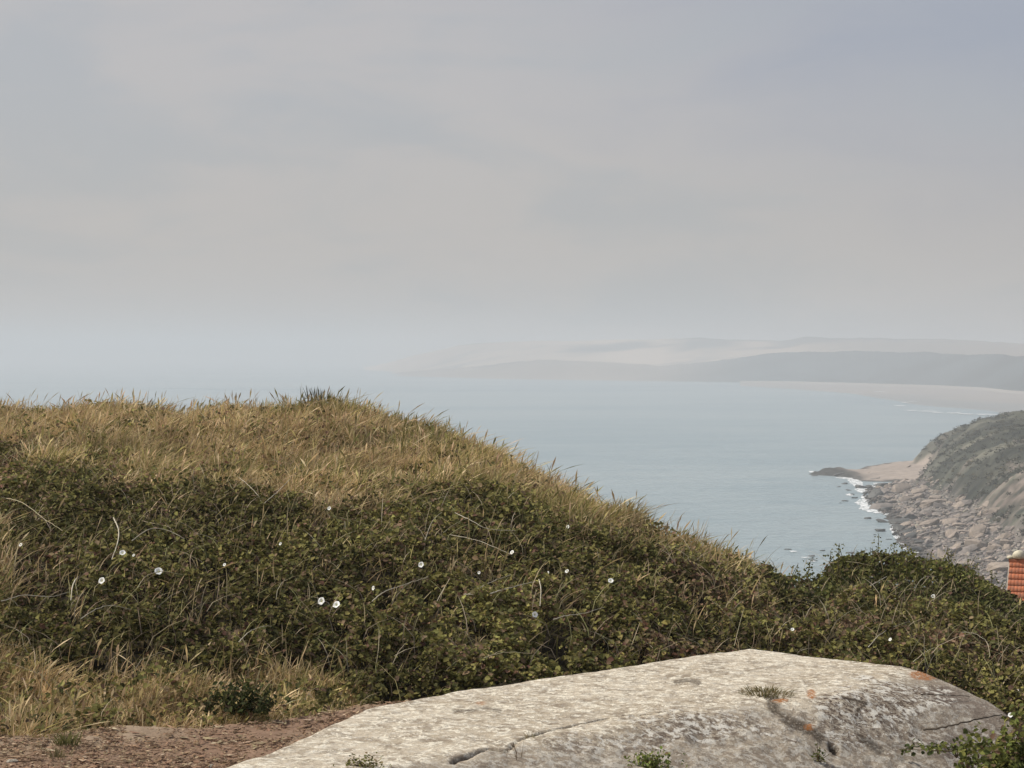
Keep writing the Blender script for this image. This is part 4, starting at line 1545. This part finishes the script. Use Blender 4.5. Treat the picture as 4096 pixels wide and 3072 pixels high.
# rubble between the boulders
ico = bmesh.new()
bmesh.ops.create_icosphere(ico, subdivisions=1, radius=1)
iv = np.array([tuple(v.co) for v in ico.verts])
iff = np.array([[v.index for v in f.verts] for f in ico.faces])
ico.free()
N = 16000
x = rng.uniform(105, 185, N)
y = rng.uniform(470, 885, N)
z, t, s = headland(x, y, False)
keep = (t > -1.5) & (s < 2) & (np.abs(x / y) < .29) & (rng.random(N) < .85 - .5 * smooth(y, 820, 880))
x, y, z, t = x[keep], y[keep], z[keep], t[keep]
n = len(x)
sz = np.clip(np.exp(rng.normal(-.7, .4, n)), .3, 1.2)
V = iv[None] * (1 + rng.uniform(-.28, .28, (n, len(iv), 1))) * (sz[:, None] * np.stack([np.ones(n), rng.uniform(.6, 1.2, n), rng.uniform(.35, .8, n)], 1))[:, None, :]
ang = rng.uniform(-1, 1, n)
ca, sa = np.cos(ang)[:, None], np.sin(ang)[:, None]
V = np.stack([V[..., 0] * ca - V[..., 1] * sa, V[..., 0] * sa + V[..., 1] * ca, V[..., 2] + V[..., 0] * rng.normal(.1, .25, n)[:, None]], -1)
V += np.stack([x, y, z + sz * .15], 1)[:, None]
cr = palette(n, [(.33, .275, .23), (.21, .185, .165), (.28, .24, .21), (.12, .105, .095)], [3, 3, 3, 2])
cr = np.where((t < 5)[:, None], cr * .35, cr)
rb = np_mesh('rubble', V.reshape(-1, 3), [(np.arange(n)[:, None, None] * len(iv) + iff[None]).reshape(-1, 3)],
             attr_mat('rubble rock', .9, spec=.15), cols=np.repeat(cr, len(iv), 0))
meta(rb, kind='stuff', label='broken rock rubble filling the shore between the boulders', cat='rubble')


# foam along the rocks and far breakers
def foam():
    parts = []

    def patch(cx, cy, rx, ry, rot=0., z=0.06, seed=0):
        n = 40
        a = np.linspace(0, 2 * np.pi, n, endpoint=False)
        rr_ = 1 + .35 * fbm(np.cos(a) * 3 + seed, np.sin(a) * 3 + seed, 1.0, 3, seed)
        v = np.stack([rx * rr_ * np.cos(a), ry * rr_ * np.sin(a)], 1)
        c, s = math.cos(rot), math.sin(rot)
        v = np.stack([cx + v[:, 0] * c - v[:, 1] * s, cy + v[:, 0] * s + v[:, 1] * c, np.full(n, z)], 1)
        v = np.concatenate([v, [[cx, cy, z + .03]]])
        f = np.stack([np.arange(n), (np.arange(n) + 1) % n, np.full(n, n)], 1)
        parts.append((v, [f], np.ones((len(v), 3))))
    L = [(857, 482, 5, 9), (852, 480, 4, 4), (848, 478, 9, 3), (862, 490, 5, 6), (866, 499, 4, 8), (862, 503, 5, 6), (866, 507, 6, 6), (872, 511, 6, 3),
         (888, 514, 4, 3), (893, 523, 2.4, 6), (894, 530, 2.6, 7), (897, 537, 3, 4), (903, 543, 3, 4), (908, 549, 4, 4), (915, 553, 5, 4),
         (919, 557, 4, 3), (812, 472, 3, 1.6), (831, 469, 4, 1.2), (880, 484, 6, 2), (850, 495, 3, 2), (879, 513, 5, 2), (793, 552, 3, 1), (806, 558, 4, 1),
         (812, 562, 4, 1), (885, 499, 2.5, 4), (875, 487, 6, 2)]
    for k, (px, py, wx, wy) in enumerate(L):
        x, y = on_level(px, py, 0)
        x2, y2 = on_level(px, py + wy * .5, 0)
        patch(x, y, wx * 1.15 * y / F, abs(y - y2), -math.atan2(x, y), .06 + .004 * k, k)
    for k, (px, py, wx) in enumerate([(900, 406, 6), (911, 410.8, 7), (928, 411.6, 9), (938, 413, 5), (955, 413.5, 8), (967, 414.5, 6), (905, 403, 3), (913, 402, 3),
                                      (868, 388.5, 4), (880, 392, 5), (985, 415, 10), (1015, 416, 12)]):
        x, y = on_level(px, py, 0)
        patch(x, y, wx * y / F, 14, .02, .5 + .02 * k, k + 50)
    v, gq, c = merge(parts)
    o = np_mesh('foam', v, gq, M_foam)
    meta(o, kind='stuff', label='white foam where small waves break on the rocks', cat='foam')


foam()

# ------------------------------------------------------------------ far coast
up_px = np.array([(690, 383), (700, 383.2), (790, 384), (860, 386), (940, 388.5), (985, 391), (1010, 394), (1024, 395), (1200, 398)])
lo_px = np.array([(1200, 424), (1024, 416), (990, 414), (950, 410), (900, 403), (850, 396.5), (790, 390), (740, 386.5), (690, 384)])
up_w = [on_level(a, b, 0) for a, b in up_px]
lo_w = [on_level(a, b, 0) for a, b in lo_px][::-1]
na, nb = 160, 40
pu = np.linspace(740, 1200, na)
U = np.array([on_level(p_, q_, 0) for p_, q_ in zip(pu, np.interp(pu, up_px[:, 0], up_px[:, 1]))])
lo_s = lo_px[::-1]
Lw = np.array([on_level(p_, q_, 0) for p_, q_ in zip(pu, np.interp(pu, lo_s[:, 0], lo_s[:, 1]))])
k = np.linspace(0, 1, nb)[:, None, None]
Bc = U[None] * (1 - k) + Lw[None] * k
kk = k[..., 0] + 0 * Bc[..., 0]
nzb = fbm(Bc[..., 0], Bc[..., 1] * .35, 180, 4, 2)
zb = 1.6 - 1.75 * kk + nzb * .35 * smooth(kk, .1, .5)
zb[0] += 4
wetk = smooth(kk + .35 * nzb, .35, .95)[..., None]
cb_ = np.array([.30, .27, .245]) * (1 - wetk) + np.array([.24, .245, .24]) * wetk
M_sand = attr_mat('far sand', .7, nscale=.01, namp=.12, spec=.3)
fb = np_mesh('beach', np.concatenate([Bc, zb[..., None]], -1).reshape(-1, 3), [grid_faces(nb, na)], M_sand, cols=cb_.reshape(-1, 3), smooth_shade=True)
meta(fb, kind='structure')

pxs = np.linspace(150, 1300, 900)
base = np.interp(pxs, [150, 230, 390, 500, 640, 740, 786, 860, 940, 985, 1024, 1300], [370, 372, 376, 379, 381, 382.6, 383.2, 385, 388, 391, 395, 400])
r0 = CAMZ * F / (base - HOR)
ra = np.interp(pxs, [150, 230, 330, 390, 450, 500, 540, 570, 600, 640, 680, 710, 740, 770, 800, 860, 900, 940, 985, 1024, 1300],
               [373, 375, 377, 374, 369, 364.5, 361, 361, 362, 364, 365, 362, 358, 354, 352, 351, 352, 353, 354, 356, 356]) + fbm(pxs, pxs * 0, 22, 5, 3, .65) * 1.3
rb_ = np.interp(pxs, [150, 230, 300, 360, 388, 425, 458, 500, 560, 640, 680, 700, 730, 760, 790, 806, 830, 860, 900, 940, 980, 1024, 1300],
                [386, 384, 379, 370, 363, 353, 345.5,  342, 341, 339.5, 338.5, 337.5, 339.5, 340.5, 339.5, 336.8, 338, 337.3, 339, 338.5, 341, 344.5, 347]) + fbm(pxs, pxs * 0, 34, 5, 5, .65) * .9
dA = r0 + 650
zA = CAMZ + (HOR - ra) / F * dA
DB = np.maximum(6000, dA + 1600)
zB = CAMZ + (HOR - rb_) / F * DB
v_ = np.concatenate([[-.05], np.linspace(0, 1, 26), np.linspace(1, 2, 14)[1:], np.linspace(2, 3, 50)[1:], [3.3, 4]])
zz, dd = [], []
for v0 in v_:
    if v0 <= 1:
        d_ = r0 + 650 * v0
        h_ = zA * smooth(v0, -.02, 1.0) ** .8 if v0 > 0 else zA * 0 - 3
    elif v0 <= 2:
        d_ = dA + 700 * (v0 - 1)
        h_ = zA + (np.minimum(zA * .72, zB * .45) - zA) * smooth(v0, 1, 2)
    elif v0 <= 3:
        d_ = dA + 700 + (DB - dA - 700) * (v0 - 2)
        zv = np.minimum(zA * .72, zB * .45)
        h_ = zv + (zB - zv) * smooth(v0, 1.85, 3.0)
    else:
        d_ = DB + 1500 * (v0 - 3)
        h_ = zB * (1 - .6 * (v0 - 3))
    zz.append(h_)
    dd.append(d_)
Zf, Df = np.array(zz), np.array(dd)
Xf = (pxs[None] - 512) / F * Df
Zf = Zf + fbm(Xf, Df, 350, 4, 1) * 3.0 * smooth(np.repeat(v_[:, None], len(pxs), 1), .05, .5) * (np.abs(np.repeat(v_[:, None], len(pxs), 1) - 3) > .12)
wood = np.repeat((1 - smooth(v_, 1.0, 1.5))[:, None], len(pxs), 1)
wood = wood * (.5 + .5 * smooth(pxs, 600, 780))[None]
hp = fbm(Xf, Df * 1.3, 380, 5, 4, .62)
upw = .9 * smooth(hp + .45 * smooth(np.repeat(v_[:, None], len(pxs), 1), 2.7, 3), -.15, .75)
right = smooth(np.repeat(pxs[None], len(v_), 0), 800, 900)
wood = np.maximum(wood, np.maximum(upw, right * .6))
wood = wood * np.maximum(smooth(pxs, 385, 470)[None], (v_ < 1.2)[:, None])
tops = np.interp(pxs, [660, 690, 725, 755, 765, 785, 860, 890, 1010], [0, 1, 1, 0, 0, 1, 1, .6, .8])
wood = np.maximum(wood, tops[None] * .9 * smooth(np.repeat(v_[:, None], len(pxs), 1) + .25 * fbm(Xf, Df, 260, 4, 2), 2.45, 2.75))
fld = np.array([.44, .335, .25]) * (1 + .30 * fbm(Xf, Df * .3, 320, 4, 6))[..., None]
wd = np.array([.062, .078, .086]) * (1 + .3 * fbm(Xf, Df, 120, 3, 2))[..., None]  # wood colour made bluer and paler, with distance haze painted into it
cf = fld * (1 - wood[..., None]) + wd * wood[..., None]
fh = np_mesh('far_hills', np.stack([Xf, Df, Zf], -1).reshape(-1, 3), [grid_faces(*Xf.shape)], M_far, cols=cf.reshape(-1, 3), smooth_shade=True)
meta(fh, kind='structure')


# ------------------------------------------------------------------ house below the slope
def house():
    e = bpy.data.objects.new('tiled_house', None)
    rx, ry, rz = at(1010.6, 559, 90)          # left end of the ridge
    yaw = math.radians(-19)
    e.rotation_euler = (0, 0, yaw)
    H, pitch, half, length = 6.2, math.radians(42), 3.6, 9.5
    e.location = (rx, ry, rz - H)
    link(e)
    meta(e, label='house with an orange clay tile roof at the right picture edge below the brambles', cat='house')
    Mw = flat_mat('cream render', (.62, .57, .48), .85, .2, .8, (.5, .46, .39))
    eave = H - half * math.tan(pitch)
    # walls with gables, local x along the ridge, y across
    bm = bmesh.new()
    q = half - .3
    prof = [(-q, 0), (q, 0), (q, eave + .1), (0, H - .32), (-q, eave + .1)]
    a = [bm.verts.new((.25, y_, z_)) for y_, z_ in prof]
    b = [bm.verts.new((length - .25, y_, z_)) for y_, z_ in prof]
    bm.faces.new(a[::-1])
    bm.faces.new(b)
    for i in range(5):
        j = (i + 1) % 5
        bm.faces.new((a[i], a[j], b[j], b[i]))
    me = bpy.data.meshes.new('wall')
    bm.to_mesh(me)
    bm.free()
    me.materials.append(Mw)
    link(bpy.data.objects.new('wall', me), e)

    # roof: stepped courses of rolled tiles on both slopes
    Mt, t, out = new_mat('clay tile')
    p = t.n('ShaderNodeBsdfPrincipled')
    tcn = t.n('ShaderNodeTexCoord')
    br = t.n('ShaderNodeTexWhiteNoise')
    sn = t.n('ShaderNodeVectorMath', operation='SNAP')
    t.link(tcn.outputs['Object'], sn.inputs[0])
    sn.inputs[1].default_value = (.32, .29, 4)
    t.link(sn.outputs[0], br.inputs[0])
    nz = t.noise(tcn.outputs['Object'], 5, 5, .6)
    c1 = t.mix(br.outputs['Value'], (.60, .185, .075), (.50, .145, .06))
    c1 = t.mix(t.math('MULTIPLY', t.ramp(nz, .42, .65), .7), c1, (.36, .16, .10))
    t.link(c1, p.inputs['Base Color'])
    p.inputs['Roughness'].default_value = .75
    t.link(p.outputs[0], out.inputs[0])
    slope = half / math.cos(pitch) + .25
    ncourse = int(slope / .38)
    nx = int(length / .02)
    xs = np.linspace(0, length, nx)
    prof_x = .014 * np.abs(np.sin(xs * math.pi / .16)) ** .7
    vs, fs, off = [], [], 0
    for side in (-1, 1):
        for k in range(ncourse + 1):
            u0, u1 = k * .38, min((k + 1) * .38 + .05, slope + .1)
            for (u, lift) in ((u0, .0), (u1, .06), (u1, .005)):
                yy = side * u * math.cos(pitch)
                z0 = H - .10 - u * math.sin(pitch)
                lf = lift + (prof_x if lift > .01 or lift == 0 else prof_x * 0)
                vs.append(np.stack([xs, yy + side * lf * math.sin(pitch) + 0 * xs, z0 + lf * math.cos(pitch) + .02], 1))
            f = grid_faces(3, nx) + off
            fs.append(f)
            off += 3 * nx
    # under side
    deck = []
    for side in (-1, 1):
        yy = side * (slope * math.cos(pitch))
        zz_ = H - .10 - slope * math.sin(pitch)
        deck += [((0, 0, H - .13)), (length, 0, H - .13), (length, yy, zz_ - .03), (0, yy, zz_ - .03)]
    vs.append(np.array(deck, float))
    fs.append(np.array([[0, 1, 2, 3], [4, 5, 6, 7]]) + off)
    np_mesh('roof', np.concatenate(vs), fs, Mt, e)
    roof = [c for c in e.children if c.name.startswith('roof')][0]
    # verge boards
    for x0 in (.0, length):
        v, q_ = tube([(x0, -slope * math.cos(pitch), H - .12 - slope * math.sin(pitch)), (x0, -.02, H - .12)], .05, .05, 4)
        v2, q2 = tube([(x0, slope * math.cos(pitch), H - .12 - slope * math.sin(pitch)), (x0, .02, H - .12)], .05, .05, 4)
        np_mesh('verge', np.concatenate([v, v2]), [q_, q2 + len(v)], flat_mat('verge mortar', (.33, .28, .23), .9), roof)
    # ridge tiles
    rv, rf, off = [], [], 0
    k = 0
    xx = -.04
    while xx < length:
        a_ = np.linspace(-.15 * math.pi, 1.15 * math.pi, 9)
        for xi, r_ in ((xx, .15), (xx + .42, .14)):
            rv.append(np.stack([np.full(9, xi), r_ * np.cos(a_), H - .10 + r_ * np.sin(a_) * .9 + 0], 1))
        rf.append(grid_faces(2, 9) + off)
        rf.append(np.array([[off, off + i, off + i + 1, off + i + 1] for i in range(1, 8)])[:, :3].repeat(1, 0)[:, [0, 1, 2, 2]][:, :4])
        off += 18
        xx += .40
    rf = [f if len(set(f[0])) == 4 else f[:, :3] for f in rf]
    quads = np.concatenate([f for f in rf if f.shape[1] == 4])
    tris = np.concatenate([f for f in rf if f.shape[1] == 3])
    np_mesh('ridge_tiles', np.concatenate(rv), [quads, tris], Mt, e)
    # rounded cream masonry cap on the ridge end
    Mc = flat_mat('cream mortar cap', (.66, .60, .46), .85, .2, 4.0, (.5, .45, .34), bump=.4)
    bm = bmesh.new()
    bmesh.ops.create_icosphere(bm, subdivisions=3, radius=1)
    for v in bm.verts:
        c = v.co
        c.x, c.y, c.z = c.x * .30, c.y * .26, max(c.z, -.5) * .27
        c += c.normalized() * .02 * mnoise.fractal(c * 6, 1, 2, 3)
    bmesh.ops.translate(bm, verts=bm.verts, vec=(.42, 0, H + .15))
    r2 = bmesh.ops.create_icosphere(bm, subdivisions=2, radius=1)['verts']
    for v in r2:
        v.co = Vector((v.co.x * .17 + .02, v.co.y * .14, v.co.z * .10 + H + .06))
    me = bpy.data.meshes.new('ridge_cap')
    bm.to_mesh(me)
    bm.free()
    for pl in me.polygons:
        pl.use_smooth = True
    me.materials.append(Mc)
    link(bpy.data.objects.new('ridge_cap', me), e)
    # gable window and seaward door, small openings set into the walls
    Mg = flat_mat('dark glass', (.03, .035, .04), .1, .5)
    Mf = flat_mat('white frame', (.7, .7, .68), .5, .3)
    for (x0, x1, z0, z1) in ((2.2, 3.2, .9, 1.95), (6.2, 7.2, .9, 1.95)):
        fr = []
        yw = -(half - .3)
        for (a0, a1, b0, b1) in ((x0, x1, z1 - .08, z1), (x0, x1, z0, z0 + .08), (x0, x0 + .08, z0 + .08, z1 - .08), (x1 - .08, x1, z0 + .08, z1 - .08)):
            v = np.array([(a0, yw - .06, b0), (a1, yw - .06, b0), (a1, yw - .06, b1), (a0, yw - .06, b1),
                          (a0, yw + .02, b0), (a1, yw + .02, b0), (a1, yw + .02, b1), (a0, yw + .02, b1)])
            f = np.array([[0, 1, 2, 3], [0, 4, 5, 1], [1, 5, 6, 2], [2, 6, 7, 3], [3, 7, 4, 0]])
            fr.append((v, [f], np.ones((8, 3))))
        v, gq, c = merge(fr)
        wf = np_mesh('window', v, gq, Mf, e)
        np_mesh('pane', np.array([(x0 + .08, yw - .02, z0 + .08), (x1 - .08, yw - .02, z0 + .08), (x1 - .08, yw - .02, z1 - .08), (x0 + .08, yw - .02, z1 - .08)]),
                [np.array([[0, 1, 2, 3]])], Mg, wf)


house()

# ------------------------------------------------------------------ haze
hm, t, out = new_mat('haze air')
pv = t.n('ShaderNodeVolumePrincipled')
pv.inputs['Color'].default_value = (0.775, 0.800, 0.830, 1)
pv.inputs['Density'].default_value = 3.3e-4
pv.inputs['Anisotropy'].default_value = 0.0
t.link(pv.outputs[0], out.inputs['Volume'])
Hx, Hy0, Hy1, Hz0, Hz1 = 17500, -2500, 17500, -4.5, 150
v = np.array([(sx * Hx, y_, z_) for z_ in (Hz0, Hz1) for sx, y_ in ((-1, Hy0), (1, Hy0), (1, Hy1), (-1, Hy1))], float)
hz = np_mesh('haze', v, [np.array([[3, 2, 1, 0], [4, 5, 6, 7], [0, 1, 5, 4], [1, 2, 6, 5], [2, 3, 7, 6], [3, 0, 4, 7]])], hm)
meta(hz, kind='stuff', label='pale sea haze fading the distant hills', cat='haze')
